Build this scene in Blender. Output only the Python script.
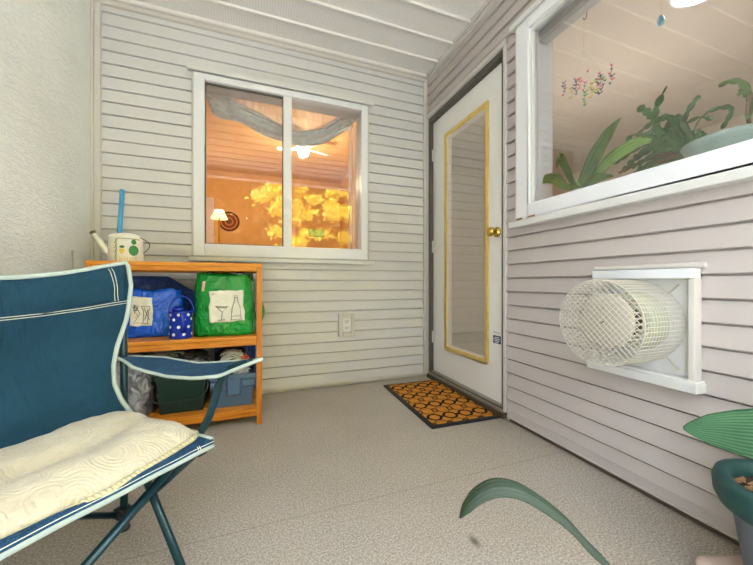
import bpy, bmesh, math, random
from mathutils import Vector, Matrix, noise

for _o in list(bpy.data.objects):
    bpy.data.objects.remove(_o, do_unlink=True)
SC = bpy.context.scene
COL = SC.collection
PI = math.pi

# ------------------------------------------------------------------ camera
cd = bpy.data.cameras.new('camera')
cd.sensor_fit = 'HORIZONTAL'; cd.sensor_width = 36.0
cd.lens = 36.0 * 323.0 / 753.0
cd.clip_start = 0.02; cd.clip_end = 300
cam = bpy.data.objects.new('camera', cd); COL.objects.link(cam)
cam.location = (0, 0, 0.77)
cam.rotation_euler = (PI/2, 0, -math.atan(119.5/323.0))
SC.camera = cam

# ------------------------------------------------------------------ world, sun, exposure
W_ = bpy.data.worlds.new('sky'); SC.world = W_; W_.use_nodes = True
_nt = W_.node_tree; _nt.nodes.clear()
_out = _nt.nodes.new('ShaderNodeOutputWorld'); _bg = _nt.nodes.new('ShaderNodeBackground')
_tc = _nt.nodes.new('ShaderNodeTexCoord'); _sx = _nt.nodes.new('ShaderNodeSeparateXYZ')
_cr = _nt.nodes.new('ShaderNodeValToRGB')
_cr.color_ramp.elements[0].position = 0.0; _cr.color_ramp.elements[0].color = (0.90, 0.94, 1.0, 1)
_cr.color_ramp.elements[1].position = 0.8; _cr.color_ramp.elements[1].color = (0.72, 0.83, 1.0, 1)
_nt.links.new(_tc.outputs['Generated'], _sx.inputs[0]); _nt.links.new(_sx.outputs['Z'], _cr.inputs[0])
_nt.links.new(_cr.outputs[0], _bg.inputs['Color']); _nt.links.new(_bg.outputs[0], _out.inputs[0])
SKY_STRENGTH = 6.5
_bg.inputs['Strength'].default_value = SKY_STRENGTH
sun = bpy.data.lights.new('sun', 'SUN'); sun.energy = 72.0; sun.angle = math.radians(1.0); sun.color = (1.0, 0.97, 0.94)
so = bpy.data.objects.new('sun', sun); COL.objects.link(so)
so.rotation_euler = (math.radians(-30), 0, math.radians(-12))      # comes over the roof from behind the building
SC.view_settings.view_transform = 'Standard'
SC.view_settings.look = 'None'
SC.view_settings.gamma = 1.0
SC.view_settings.use_curve_mapping = False
SC.view_settings.exposure = 0.22

# ------------------------------------------------------------------ materials
def lin(h):
    h = h.lstrip('#'); o = []
    for i in (0, 2, 4):
        v = int(h[i:i+2], 16)/255.0
        o.append(v/12.92 if v <= 0.04045 else ((v+0.055)/1.055)**2.4)
    return tuple(o) + (1.0,)

class NT:
    def __init__(s, name):
        s.m = bpy.data.materials.new(name); s.m.use_nodes = True
        s.t = s.m.node_tree; s.b = s.t.nodes['Principled BSDF']
        s.out = s.t.nodes['Material Output']; s._c = None
    def n(s, kind, **kw):
        x = s.t.nodes.new(kind)
        for k, v in kw.items(): setattr(x, k, v)
        return x
    def link(s, a, b): s.t.links.new(a, b)
    def co(s):
        if s._c is None: s._c = s.n('ShaderNodeTexCoord')
        return s._c.outputs['Object']
    def math(s, op, a, b=None, c=None, clamp=False):
        x = s.n('ShaderNodeMath', operation=op); x.use_clamp = clamp
        for i, v in enumerate((a, b, c)):
            if v is None: continue
            if isinstance(v, (int, float)): x.inputs[i].default_value = v
            else: s.link(v, x.inputs[i])
        return x.outputs[0]
    def noise(s, scale, detail=3, rough=0.5, vec=None, dist=0.0):
        x = s.n('ShaderNodeTexNoise'); x.inputs['Scale'].default_value = scale
        x.inputs['Detail'].default_value = detail; x.inputs['Roughness'].default_value = rough
        x.inputs['Distortion'].default_value = dist
        s.link(vec or s.co(), x.inputs['Vector']); return x.outputs['Fac']
    def scaled(s, sc, rot=(0, 0, 0), loc=(0, 0, 0)):
        x = s.n('ShaderNodeMapping'); x.inputs['Scale'].default_value = sc
        x.inputs['Rotation'].default_value = rot; x.inputs['Location'].default_value = loc
        s.link(s.co(), x.inputs['Vector']); return x.outputs[0]
    def ramp(s, fac, stops, interp='LINEAR'):
        x = s.n('ShaderNodeValToRGB'); r = x.color_ramp; r.interpolation = interp
        while len(r.elements) < len(stops): r.elements.new(0.5)
        for e, (p, c) in zip(r.elements, stops):
            e.position = p; e.color = lin(c) if isinstance(c, str) else c
        s.link(fac, x.inputs[0]); return x.outputs[0]
    def mix(s, fac, a, b):
        x = s.n('ShaderNodeMix', data_type='RGBA')
        if isinstance(fac, (int, float)): x.inputs[0].default_value = fac
        else: s.link(fac, x.inputs[0])
        for i, v in ((6, a), (7, b)):
            if isinstance(v, str): x.inputs[i].default_value = lin(v)
            else: s.link(v, x.inputs[i])
        return x.outputs[2]
    def base(s, v):
        if isinstance(v, str): s.b.inputs['Base Color'].default_value = lin(v)
        else: s.link(v, s.b.inputs['Base Color'])
        return s
    def set(s, rough=None, metal=None, spec=None, **kw):
        if rough is not None: s.b.inputs['Roughness'].default_value = rough
        if metal is not None: s.b.inputs['Metallic'].default_value = metal
        if spec is not None: s.b.inputs['Specular IOR Level'].default_value = spec
        for k, v in kw.items(): s.b.inputs[k.replace('_', ' ')].default_value = v
        return s
    def bump(s, h, strength=0.3, dist=0.01):
        x = s.n('ShaderNodeBump'); x.inputs['Strength'].default_value = strength; x.inputs['Distance'].default_value = dist
        s.link(h, x.inputs['Height']); s.link(x.outputs[0], s.b.inputs['Normal']); return s

def plain(name, c, rough=0.5, metal=0.0, var=0.06, scale=8, bump=0.0, bscale=60, spec=0.5):
    n = NT(name); l = lin(c)
    f = n.noise(scale, 4)
    lo = tuple(max(0, x*(1-var)) for x in l[:3]) + (1,); hi = tuple(min(1, x*(1+var)) for x in l[:3]) + (1,)
    n.base(n.ramp(f, [(0.3, lo), (0.7, hi)])).set(rough=rough, metal=metal, spec=spec)
    if bump: n.bump(n.noise(bscale, 5), bump, 0.004)
    return n.m

def emit(name, c, strength):
    n = NT(name); n.set(rough=0.5); n.base(c)
    n.b.inputs['Emission Color'].default_value = lin(c); n.b.inputs['Emission Strength'].default_value = strength
    return n.m

M = {}
def siding_mat(name, c1, c2):
    n = NT(name)
    grain = n.noise(30, 5, vec=n.scaled((1, 1, 14)))
    big = n.noise(1.3, 3)
    c = n.ramp(big, [(0.3, c1), (0.7, c2)])
    n.base(c).set(rough=0.55, spec=0.3)
    n.bump(grain, 0.12, 0.002)
    return n.m
M['siding'] = siding_mat('vinyl_siding', '#c6c4c3', '#cfcdcc')
M['siding_right'] = siding_mat('vinyl_siding_mauve', '#b3aaa5', '#bbb2ad')
M['trim_taupe'] = plain('taupe_trim_vinyl', '#c6c1bb', 0.5, var=0.03)
M['white'] = plain('white_vinyl', '#dcdddf', 0.35, var=0.02, scale=4)
M['white_dull'] = plain('white_painted_metal', '#cfceca', 0.45, var=0.03)
M['doorpaint'] = plain('white_door_paint', '#e6e3dd', 0.35, var=0.02, scale=3)
n = NT('stucco'); v1 = n.noise(24, 4, 0.6, vec=n.scaled((1, 0.75, 2.0)), dist=1.6); v2 = n.noise(150, 3)
pl = n.ramp(v1, [(0.42, (0, 0, 0, 1)), (0.54, (1, 1, 1, 1))])
n.base(n.ramp(n.noise(2.2, 4), [(0.3, '#dedfd8'), (0.7, '#e8e9e3')])).set(rough=0.95, spec=0.15)
sm = n.n('ShaderNodeMath', operation='MULTIPLY_ADD'); n.link(v2, sm.inputs[0]); sm.inputs[1].default_value = 0.25; n.link(pl, sm.inputs[2])
n.bump(sm.outputs[0], 0.5, 0.006); M['stucco'] = n.m
# floor: speckled grey-beige deck vinyl with a small dark smudge and a faint seam
n = NT('speckled_deck'); f1 = n.noise(170, 3, 0.7); f2 = n.noise(1.6, 4, 0.6)
spk = n.ramp(f1, [(0.36, '#776e64'), (0.5, '#a3998d'), (0.64, '#cbc2b7')])
big = n.ramp(f2, [(0.3, '#918679'), (0.7, '#b3aa9f')])
c = n.mix(0.33, spk, big)
sep = n.n('ShaderNodeSeparateXYZ'); n.link(n.co(), sep.inputs[0]); X, Y = sep.outputs['X'], sep.outputs['Y']
dx = n.math('MULTIPLY', n.math('SUBTRACT', X, 0.607), 55.0); dy = n.math('MULTIPLY', n.math('SUBTRACT', Y, 0.80), 30.0)
dd = n.math('SQRT', n.math('ADD', n.math('MULTIPLY', dx, dx), n.math('MULTIPLY', dy, dy)))
sm_ = n.math('MULTIPLY', n.math('SUBTRACT', 1.0, dd, clamp=True), 1.1, clamp=True)
c = n.mix(sm_, c, '#5d554e')
seam = n.math('LESS_THAN', n.math('ABSOLUTE', n.math('SUBTRACT', Y, 1.085)), 0.0022)
c = n.mix(n.math('MULTIPLY', seam, 0.35), c, '#6f655b')
n.base(c).set(rough=0.8, spec=0.25); n.bump(f1, 0.25, 0.002); M['floor'] = n.m
# soffit: rows of tiny holes
n = NT('perforated_soffit'); sep = n.n('ShaderNodeSeparateXYZ'); n.link(n.co(), sep.inputs[0])
fx = n.math('SUBTRACT', n.math('FRACT', n.math('MULTIPLY', sep.outputs['X'], 62.0)), 0.5)
fy = n.math('SUBTRACT', n.math('FRACT', n.math('MULTIPLY', sep.outputs['Y'], 62.0)), 0.5)
r2 = n.math('ADD', n.math('MULTIPLY', fx, fx), n.math('MULTIPLY', fy, fy))
hole = n.math('LESS_THAN', r2, 0.016)
n.base(n.mix(hole, n.ramp(n.noise(1.5), [(0.3, '#dcd8d4'), (0.7, '#e2deda')]), '#9c948d')).set(rough=0.6, spec=0.25); M['soffit'] = n.m
M['soffit_rib'] = plain('soffit_rib', '#e0dcd8', 0.4, var=0.02)
M['black_seam'] = plain('dark_weatherstrip', '#57534c', 0.6)
M['brown_metal'] = plain('bronze_threshold', '#5d4c3e', 0.4, 0.3)
M['alu'] = plain('aluminium_threshold', '#a29a8e', 0.35, 0.5)
M['brass'] = plain('polished_brass', '#d9b45a', 0.22, 1.0, var=0.05)
M['brass_strip'] = plain('yellow_brass_bead', '#e3c674', 0.4, 0.35, var=0.08, scale=30)
# glass: mirror share by angle, rest clear
def glass(name, f0):
    n = NT(name); n.t.nodes.remove(n.b)
    g = n.n('ShaderNodeNewGeometry'); dot = n.n('ShaderNodeVectorMath', operation='DOT_PRODUCT')
    n.link(g.outputs['Incoming'], dot.inputs[0]); n.link(g.outputs['Normal'], dot.inputs[1])
    c = n.math('SUBTRACT', 1.0, n.math('ABSOLUTE', dot.outputs['Value']), clamp=True)
    p = n.math('POWER', c, 4.5)
    f = n.math('ADD', n.math('MULTIPLY', p, 0.9), f0, clamp=True)
    tr = n.n('ShaderNodeBsdfTransparent'); tr.inputs[0].default_value = (0.98, 0.98, 0.98, 1)
    gl = n.n('ShaderNodeBsdfGlossy'); gl.inputs['Roughness'].default_value = 0.0
    mx = n.n('ShaderNodeMixShader'); n.link(f, mx.inputs[0]); n.link(tr.outputs[0], mx.inputs[1]); n.link(gl.outputs[0], mx.inputs[2])
    n.link(mx.outputs[0], n.out.inputs[0]); return n.m
M['glass'] = glass('window_glass', 0.065)
M['glass_big'] = glass('picture_window_glass', 0.095)
M['glass_door'] = glass('door_glass', 0.26)
def sheer(name, c, alpha):
    n = NT(name); n.base(n.ramp(n.noise(30, 4, vec=n.scaled((1, 1, .1))), [(0.3, c), (0.7, '#ffffff')])).set(rough=0.9)
    n.b.inputs['Alpha'].default_value = alpha; return n.m
M['sheer'] = sheer('sheer_curtain', '#cfc5b8', 0.55)
n = NT('grey_gauze'); n.base(n.ramp(n.noise(25, 4), [(0.3, '#b9bab8'), (0.7, '#d6d6d2')])).set(rough=0.9); n.b.inputs['Alpha'].default_value = 0.93
n.bump(n.noise(60, 4, vec=n.scaled((1, 1, 3))), 0.4, 0.006); M['gauze'] = n.m
M['orange_wall'] = plain('orange_plaster', '#dfb074', 0.85, var=0.05, bump=0.3, bscale=60)
M['orange_ceiling'] = plain('orange_stipple', '#dbb078', 0.9, var=0.05, bump=0.6, bscale=110)
M['tan_wall'] = plain('tan_plaster', '#cdc1b0', 0.85, var=0.03)
# wood with grain
def wood(name, c1, c2, c3, axis):
    n = NT(name); sc = [14, 14, 14]; sc[axis] = 1.1
    f = n.noise(3.2, 5, 0.6, vec=n.scaled(tuple(sc)), dist=1.2)
    n.base(n.ramp(f, [(0.28, c1), (0.5, c2), (0.75, c3)])).set(rough=0.4, spec=0.4)
    n.bump(f, 0.08, 0.002); return n.m
M['wood_x'] = wood('pine_stain_across', '#a2590f', '#cd8021', '#e09a3c', 0)
M['wood_y'] = wood('pine_stain_deep', '#a2590f', '#cd8021', '#e09a3c', 1)
M['wood_z'] = wood('pine_stain_upright', '#9c540e', '#c4761e', '#db9236', 2)
# canvas
def canvas(name, c1, c2):
    n = NT(name); f = n.noise(4, 5, 0.6, dist=0.6)
    w = n.noise(420, 2)
    n.base(n.ramp(f, [(0.3, c1), (0.7, c2)])).set(rough=0.9, spec=0.2)
    big = n.noise(9, 4, 0.55, vec=n.scaled((1, 1, .35), (0, .6, 0)), dist=1.0)
    a = n.math('ADD', n.math('MULTIPLY', big, 9.0), w); n.bump(a, 0.9, 0.008); return n.m
M['canvas'] = canvas('teal_blue_canvas', '#1b3c4e', '#264d61')
M['canvas_seat'] = canvas('navy_blue_canvas', '#264865', '#325878')
M['piping'] = plain('pale_sage_piping', '#a4b0a7', 0.8, var=0.05, bump=0.2, bscale=300)
M['thread'] = plain('cream_thread', '#c9cfc0', 0.8)
M['tube'] = plain('dark_teal_enamel', '#173840', 0.28, 0.25, var=0.12, scale=20)
M['black_plastic'] = plain('black_plastic', '#26282a', 0.45)
# quilt
n = NT('cream_quilt'); vo = n.n('ShaderNodeTexVoronoi'); vo.inputs['Scale'].default_value = 15.0; n.link(n.scaled((1, 1, .4)), vo.inputs['Vector'])
ring = n.math('SINE', n.math('MULTIPLY', vo.outputs['Distance'], 64.0))
ring = n.math('ADD', n.math('MULTIPLY', ring, 0.15), n.math('MULTIPLY', n.noise(22, 6, 0.65), 3.0))
n.base(n.ramp(n.noise(14, 5), [(0.3, '#beb396'), (0.7, '#cac0a6')])).set(rough=0.95, spec=0.1, Sheen_Weight=0.3); n.bump(ring, 0.7, 0.007); M['quilt'] = n.m
n = NT('ribbed_cream'); rb = n.n('ShaderNodeTexWave'); rb.inputs['Scale'].default_value = 45; rb.bands_direction = 'DIAGONAL'; n.link(n.co(), rb.inputs['Vector'])
n.base('#c4ba92').set(rough=0.95); n.bump(rb.outputs['Fac'], 0.6, 0.004); M['rib'] = n.m
def crinkle(name, c1, c2, rough=0.3, metal=0.0, st=0.7, sc=16):
    n = NT(name); vo = n.n('ShaderNodeTexVoronoi'); vo.inputs['Scale'].default_value = sc
    mp = n.n('ShaderNodeVectorMath', operation='ADD'); nz = n.n('ShaderNodeTexNoise'); nz.inputs['Scale'].default_value = 7
    n.link(n.co(), nz.inputs['Vector']); n.link(n.co(), mp.inputs[0]); n.link(nz.outputs['Color'], mp.inputs[1]); n.link(mp.outputs[0], vo.inputs['Vector'])
    f = n.math('ADD', vo.outputs['Distance'], n.noise(sc*1.7, 5, 0.6, dist=1.5))
    n.base(n.ramp(n.noise(10, 4), [(0.3, c1), (0.7, c2)])).set(rough=rough, metal=metal); n.bump(f, st, 0.012); return n.m
M['bag_green'] = crinkle('green_woven_plastic', '#087a25', '#129a35', 0.24, 0.0, 0.6, 8)
M['bag_blue'] = crinkle('blue_woven_plastic', '#0b4fc4', '#1563dd', 0.24, 0.0, 0.6, 9)
M['bag_navy'] = crinkle('navy_plastic', '#122c66', '#1b3d86', 0.4)
M['silver'] = crinkle('silver_foil', '#77777a', '#a2a1a3', 0.38, 0.6, 0.9, 11)
M['blackbag'] = crinkle('black_poly', '#141517', '#26282b', 0.25, 0.0, 0.9, 22)
M['panel'] = plain('cream_print_panel', '#dedbca', 0.5, var=0.08, scale=25)
M['ink'] = plain('black_ink', '#3b3a35', 0.6)
M['pink'] = plain('pink_tag', '#e2b2a6', 0.7)
M['cobalt'] = plain('cobalt_enamel', '#1230b0', 0.2, 0.1)
M['dotwhite'] = plain('white_enamel', '#eef0f4', 0.25)
M['tub_green'] = plain('dark_green_plastic', '#0e2c25', 0.4, var=0.08)
M['tub_blue'] = plain('slate_blue_plastic', '#48617e', 0.45, var=0.05)
M['enamel'] = plain('aged_cream_enamel', '#e9e8d8', 0.3, var=0.05, scale=20)
M['olive'] = plain('olive_paint', '#767b2c', 0.5)
M['leafgreen'] = plain('green_paint', '#2b7c35', 0.5)
M['yellowpaint'] = plain('yellow_paint', '#d8b93a', 0.5)
M['rust'] = plain('worn_metal', '#6c6459', 0.4, 0.6, var=0.3, scale=60)
M['skyblue'] = plain('sky_blue_plastic', '#3f93c4', 0.35)
M['paper'] = plain('newsprint', '#c9c7c0', 0.8, var=0.25, scale=70)
M['vent'] = plain('cream_painted_steel', '#b9b2a4', 0.4, var=0.04)
M['mesh'] = plain('white_coated_wire', '#c9c3b6', 0.4)
M['vent_dark'] = plain('sooty_steel', '#4a4234', 0.7)
M['pale_green_metal'] = plain('pale_green_steel', '#b3b59c', 0.45)
M['soil'] = plain('potting_bark', '#47382c', 0.95, var=0.5, scale=60, bump=1.0, bscale=70)
M['bark'] = plain('bark_chip', '#9a7750', 0.85, var=0.3, scale=50)
M['pot_green'] = plain('weathered_green_pot', '#1d4845', 0.5, var=0.22, scale=14, bump=0.2, bscale=40)
M['pot_body'] = plain('slate_pot_body', '#5e646d', 0.6, var=0.1)
M['stone'] = plain('beige_stone', '#bda899', 0.8, var=0.08, bump=0.2)
M['celadon'] = plain('celadon_glaze', '#93a89d', 0.35, var=0.12, scale=18)
def leaf_mat(name, c1, c2, stripe=60.0, rough=0.4):
    n = NT(name); at = n.n('ShaderNodeUVMap'); sep = n.n('ShaderNodeSeparateXYZ'); n.link(at.outputs[0], sep.inputs[0])
    st = n.math('ADD', n.math('MULTIPLY', n.math('SINE', n.math('MULTIPLY', sep.outputs['X'], stripe)), 0.5), 0.5)
    nz = n.noise(12, 4); f = n.math('ADD', n.math('MULTIPLY', st, 0.4), n.math('MULTIPLY', nz, 0.6))
    n.base(n.ramp(f, [(0.3, c1), (0.75, c2)])).set(rough=rough); n.bump(st, 0.15, 0.002)
    n.b.inputs['Transmission Weight'].default_value = 0.0; return n.m
M['leaf_dark'] = leaf_mat('dark_strap_leaf', '#0b1d0a', '#1a3514', 30, 0.6)
M['leaf_broad'] = leaf_mat('ribbed_leaf', '#2c5636', '#568460', 90, 0.45)
M['leaf_in'] = leaf_mat('snake_leaf', '#2c4c1c', '#5c8238', 25, 0.45)
M['leaf_light'] = leaf_mat('light_strap_leaf', '#5f8a3c', '#8aa858', 25, 0.45)
M['cactus'] = plain('holiday_cactus_green', '#2f5820', 0.5, var=0.45, scale=20)
M['stem'] = plain('woody_stem', '#6f4a33', 0.8)
n = NT('yellow_foliage'); n.base(n.ramp(n.noise(3, 3), [(0.3, '#e6d648'), (0.55, '#f6e860'), (0.8, '#fbf4a0')])).set(rough=0.6, spec=0.2); M['foliage'] = n.m
n = NT('green_foliage'); n.base(n.ramp(n.noise(3, 3), [(0.3, '#222c18'), (0.7, '#3c4626')])).set(rough=0.7, spec=0.2); M['foliage_green'] = n.m
M['trunk'] = plain('tree_bark', '#5b4938', 0.9, bump=0.5)
M['lawn'] = plain('lawn', '#66705a', 0.95, var=0.2)
M['concrete'] = plain('pale_concrete', '#9a9b9c', 0.9)

# coir mat pattern
n = NT('coir_pattern'); sep = n.n('ShaderNodeSeparateXYZ'); n.link(n.co(), sep.inputs[0])
px_ = n.math('MULTIPLY', sep.outputs['X'], 1/0.1); py_ = n.math('MULTIPLY', sep.outputs['Y'], 1/0.178)
fx = n.math('SUBTRACT', n.math('FRACT', n.math('ADD', px_, 10.0)), 0.5)
fy = n.math('SUBTRACT', n.math('FRACT', n.math('ADD', py_, 10.0)), 0.5)
ax = n.math('MULTIPLY', fx, 0.1); ay = n.math('MULTIPLY', fy, 0.178)
r = n.math('SQRT', n.math('ADD', n.math('MULTIPLY', ax, ax), n.math('MULTIPLY', ay, ay)))
ringm = n.math('LESS_THAN', n.math('ABSOLUTE', n.math('SUBTRACT', r, 0.037)), 0.0075)
bx_ = n.math('ABSOLUTE', n.math('SUBTRACT', n.math('ABSOLUTE', ay), 0.089))      # distance from the line halfway between two chains
ax2 = n.math('ABSOLUTE', ax)
sq = n.math('MAXIMUM', n.math('ABSOLUTE', n.math('SUBTRACT', bx_, 0.006)), n.math('MULTIPLY', n.math('ABSOLUTE', n.math('SUBTRACT', ax2, 0.050)), 0.7))
sqm = n.math('LESS_THAN', n.math('ABSOLUTE', n.math('SUBTRACT', sq, 0.010)), 0.0035)
wv = n.math('ADD', 0.052, n.math('MULTIPLY', n.math('COSINE', n.math('MULTIPLY', px_, 2*PI)), 0.012))
wvm = n.math('LESS_THAN', n.math('ABSOLUTE', n.math('SUBTRACT', n.math('ABSOLUTE', ay), wv)), 0.0032)
wv2 = n.math('ADD', 0.066, n.math('MULTIPLY', n.math('COSINE', n.math('MULTIPLY', px_, 2*PI)), 0.010))
wvm2 = n.math('LESS_THAN', n.math('ABSOLUTE', n.math('SUBTRACT', n.math('ABSOLUTE', ay), wv2)), 0.0022)
tie = n.math('MULTIPLY', n.math('GREATER_THAN', n.math('ABSOLUTE', ax), 0.041), n.math('LESS_THAN', n.math('ABSOLUTE', ay), 0.011))
allm = n.math('MAXIMUM', n.math('MAXIMUM', n.math('MAXIMUM', ringm, tie), sqm), n.math('MAXIMUM', wvm, wvm2))
fib = n.noise(240, 4, 0.7)
n.base(n.mix(allm, n.ramp(fib, [(0.3, '#a86a20'), (0.6, '#d18c38')]), '#201c18')).set(rough=0.95, spec=0.1); n.bump(fib, 0.8, 0.004); M['coir'] = n.m

# ------------------------------------------------------------------ mesh builder
class MB:
    def __init__(s): s.v = []; s.f = []; s.mi = []; s.uv = {}
    def add(s, vs, fs, mi=0):
        o = len(s.v); s.v += [tuple(v) for v in vs]
        for f in fs: s.f.append(tuple(o+i for i in f)); s.mi.append(mi)
        return o
    def box(s, x0, x1, y0, y1, z0, z1, mi=0, mat=None):
        vs = [(x, y, z) for z in (z0, z1) for y in (y0, y1) for x in (x0, x1)]
        if mat is not None: vs = [tuple(mat @ Vector(v)) for v in vs]
        s.add(vs, [(0, 2, 3, 1), (4, 5, 7, 6), (0, 1, 5, 4), (2, 6, 7, 3), (0, 4, 6, 2), (1, 3, 7, 5)], mi); return s
    def tube(s, path, r, n=10, mi=0, caps=True, closed=False, flat=1.0, up=None):
        P = [Vector(p) for p in path]; N = len(P); vs = []; fs = []
        rr = r if isinstance(r, (list, tuple)) else [r]*N
        ref = Vector(up) if up else None; prev = None
        for i, p in enumerate(P):
            if closed: t = P[(i+1) % N]-P[i-1]
            else: t = P[min(i+1, N-1)]-P[max(i-1, 0)]
            t = t.normalized() if t.length > 1e-9 else Vector((0, 0, 1))
            if prev is None:
                a = ref or (Vector((0, 0, 1)) if abs(t.z) < 0.9 else Vector((1, 0, 0)))
            else: a = prev
            u = a - t*a.dot(t)
            if u.length < 1e-6: u = t.orthogonal()
            u.normalize(); w = t.cross(u); prev = u
            for k in range(n):
                th = 2*PI*k/n; vs.append(p + u*(math.cos(th)*rr[i]*flat) + w*(math.sin(th)*rr[i]))
        M_ = N if closed else N-1
        for i in range(M_):
            j = (i+1) % N
            for k in range(n):
                fs.append((i*n+k, i*n+(k+1) % n, j*n+(k+1) % n, j*n+k))
        if caps and not closed:
            fs.append(tuple(range(n))[::-1]); fs.append(tuple((N-1)*n+k for k in range(n)))
        s.add(vs, fs, mi); return s
    def lathe(s, prof, c=(0, 0, 0), axis='z', n=32, mi=0, sx=1.0, sy=1.0, rot=None):
        vs = []; fs = []; c = Vector(c)
        for (r, h) in prof:
            for k in range(n):
                th = 2*PI*k/n; p = Vector((r*math.cos(th)*sx, r*math.sin(th)*sy, h))
                if axis == 'x': p = Vector((p.z, p.x, p.y))
                elif axis == 'y': p = Vector((p.x, p.z, p.y))
                if rot is not None: p = rot @ p
                vs.append(c+p)
        for i in range(len(prof)-1):
            for k in range(n):
                fs.append((i*n+k, i*n+(k+1) % n, (i+1)*n+(k+1) % n, (i+1)*n+k))
        if prof[0][0] > 1e-6: fs.append(tuple(range(n))[::-1])
        if prof[-1][0] > 1e-6: fs.append(tuple((len(prof)-1)*n+k for k in range(n)))
        s.add(vs, fs, mi); return s
    def grid(s, rows, mi=0, uv=False):
        a = len(rows); b = len(rows[0]); vs = [p for r in rows for p in r]
        fs = [(i*b+j, i*b+j+1, (i+1)*b+j+1, (i+1)*b+j) for i in range(a-1) for j in range(b-1)]
        o = s.add(vs, fs, mi)
        if uv:
            for i in range(a):
                for j in range(b): s.uv[o+i*b+j] = (j/(b-1), i/(a-1))
        return s
    def build(s, name, mats, parent=None, smooth=False, bevel=0.0, solid=0.0, sub=0, seg=2, fix=True, angle=0.6):
        base = Vector(parent.get('_base', (0, 0, 0))) if parent is not None else Vector((0, 0, 0))
        me = bpy.data.meshes.new(name); me.from_pydata([tuple(Vector(v)-base) for v in s.v], [], s.f)
        if not isinstance(mats, (list, tuple)): mats = [mats]
        for m in mats: me.materials.append(m)
        for p, i in zip(me.polygons, s.mi): p.material_index = i
        if s.uv:
            ul = me.uv_layers.new(name='UVMap')
            for lp in me.loops: ul.data[lp.index].uv = s.uv.get(lp.vertex_index, (0, 0))
        if fix:
            bm = bmesh.new(); bm.from_mesh(me); bmesh.ops.remove_doubles(bm, verts=bm.verts, dist=1e-5)
            bmesh.ops.recalc_face_normals(bm, faces=bm.faces); bm.to_mesh(me); bm.free()
        if smooth:
            for p in me.polygons: p.use_smooth = True
        o = bpy.data.objects.new(name, me); COL.objects.link(o)
        if solid:
            md = o.modifiers.new('solid', 'SOLIDIFY'); md.thickness = solid; md.offset = 0
        if bevel:
            md = o.modifiers.new('bevel', 'BEVEL'); md.width = bevel; md.segments = seg; md.limit_method = 'ANGLE'; md.angle_limit = angle
        if sub:
            md = o.modifiers.new('sub', 'SUBSURF'); md.levels = sub; md.render_levels = sub
        if parent is not None: o.parent = parent; o['_base'] = tuple(base)
        return o

def thing(name, label, cat, loc=(0, 0, 0), group=None):
    o = bpy.data.objects.new(name, None); COL.objects.link(o); o.location = loc; o['_base'] = tuple(loc)
    o.empty_display_size = 0.05
    o['label'] = label; o['category'] = cat
    if group: o['group'] = group
    return o
def tag(o, label, cat, group=None, kind=None):
    o['label'] = label; o['category'] = cat
    if group: o['group'] = group
    if kind: o['kind'] = kind
    return o
def struct(o, label=None):
    o['kind'] = 'structure'
    if label: o['label'] = label
    return o
def sroot(name, loc):
    o = bpy.data.objects.new(name, None); COL.objects.link(o); o.location = loc; o['_base'] = tuple(loc); o['kind'] = 'structure'; return o
def smooth_path(pts, n=6, closed=False):
    P = [Vector(p) for p in pts]; out = []; N = len(P)
    rng = N if closed else N-1
    for i in range(rng):
        if closed: a, b, c, d = P[i-1], P[i], P[(i+1) % N], P[(i+2) % N]
        else: a, b, c, d = P[max(i-1, 0)], P[i], P[i+1], P[min(i+2, N-1)]
        for k in range(n):
            t = k/n
            out.append(0.5*((2*b)+(c-a)*t+(2*a-5*b+4*c-d)*t*t+(3*b-a-3*c+d)*t**3))
    if not closed: out.append(P[-1])
    return out
def interp(tab, x):
    if x <= tab[0][0]: return tab[0][1]
    for (a, b), (c, d) in zip(tab, tab[1:]):
        if x <= c: return b+(d-b)*(x-a)/(c-a) if c > a else d
    return tab[-1][1]

# ================================================================== SETTING
YB, XR, XL, ZC = 2.356, 1.317, -0.905, 2.44      # back wall, right wall, left wall, soffit
YF = -0.5                                        # outer edge of the porch
YR = 0.12                                        # right wall cut short out of view, letting daylight onto the stucco wall
# floor slab
b = MB(); b.box(XL-0.3, XR+0.0, YF-0.1, YB, -0.15, 0); b.box(XR, XR+1.2, YF-0.1, YR, -0.15, 0); struct(b.build('floor', M['floor']))
# ceiling: soffit planks running across with raised ribs
rt = sroot('ceiling', (0, 0, ZC))
b = MB(); b.box(XL-0.3, XR+0.3, YF-0.15, YB+0.2, ZC+0.012, ZC+0.12); b.build('soffit_panel', M['soffit'], rt)
b = MB(); y = 2.137
yy = 2.137
while yy > YF:
    b.box(XL, XR, yy-0.006, yy+0.006, ZC-0.004, ZC+0.014)
    yy -= 0.2
b.build('soffit_rib', M['soffit_rib'], rt, bevel=0.002)
b = MB(); b.box(XL, XR, YB-0.030, YB, ZC-0.035, ZC+0.014); b.box(XL, XR, YB-0.042, YB-0.030, ZC-0.012, ZC+0.014)
b.box(XR-0.022, XR, YR, YB-0.03, ZC-0.032, ZC+0.014); b.box(XR-0.034, XR-0.022, YR, YB-0.03, ZC-0.012, ZC+0.014)
b.build('crown_channel', M['trim_taupe'], rt, bevel=0.002)
b = MB(); b.box(XL, XR, YB-0.052, YB-0.042, ZC-0.006, ZC+0.014); b.build('soffit_rib', M['soffit_rib'], rt, bevel=0.002)
b = MB(); b.box(XL-0.3, XR+0.3, YF-0.15, YF, 2.33, ZC+0.12); b.build('header_beam', M['trim_taupe'], rt, bevel=0.003)

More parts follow.
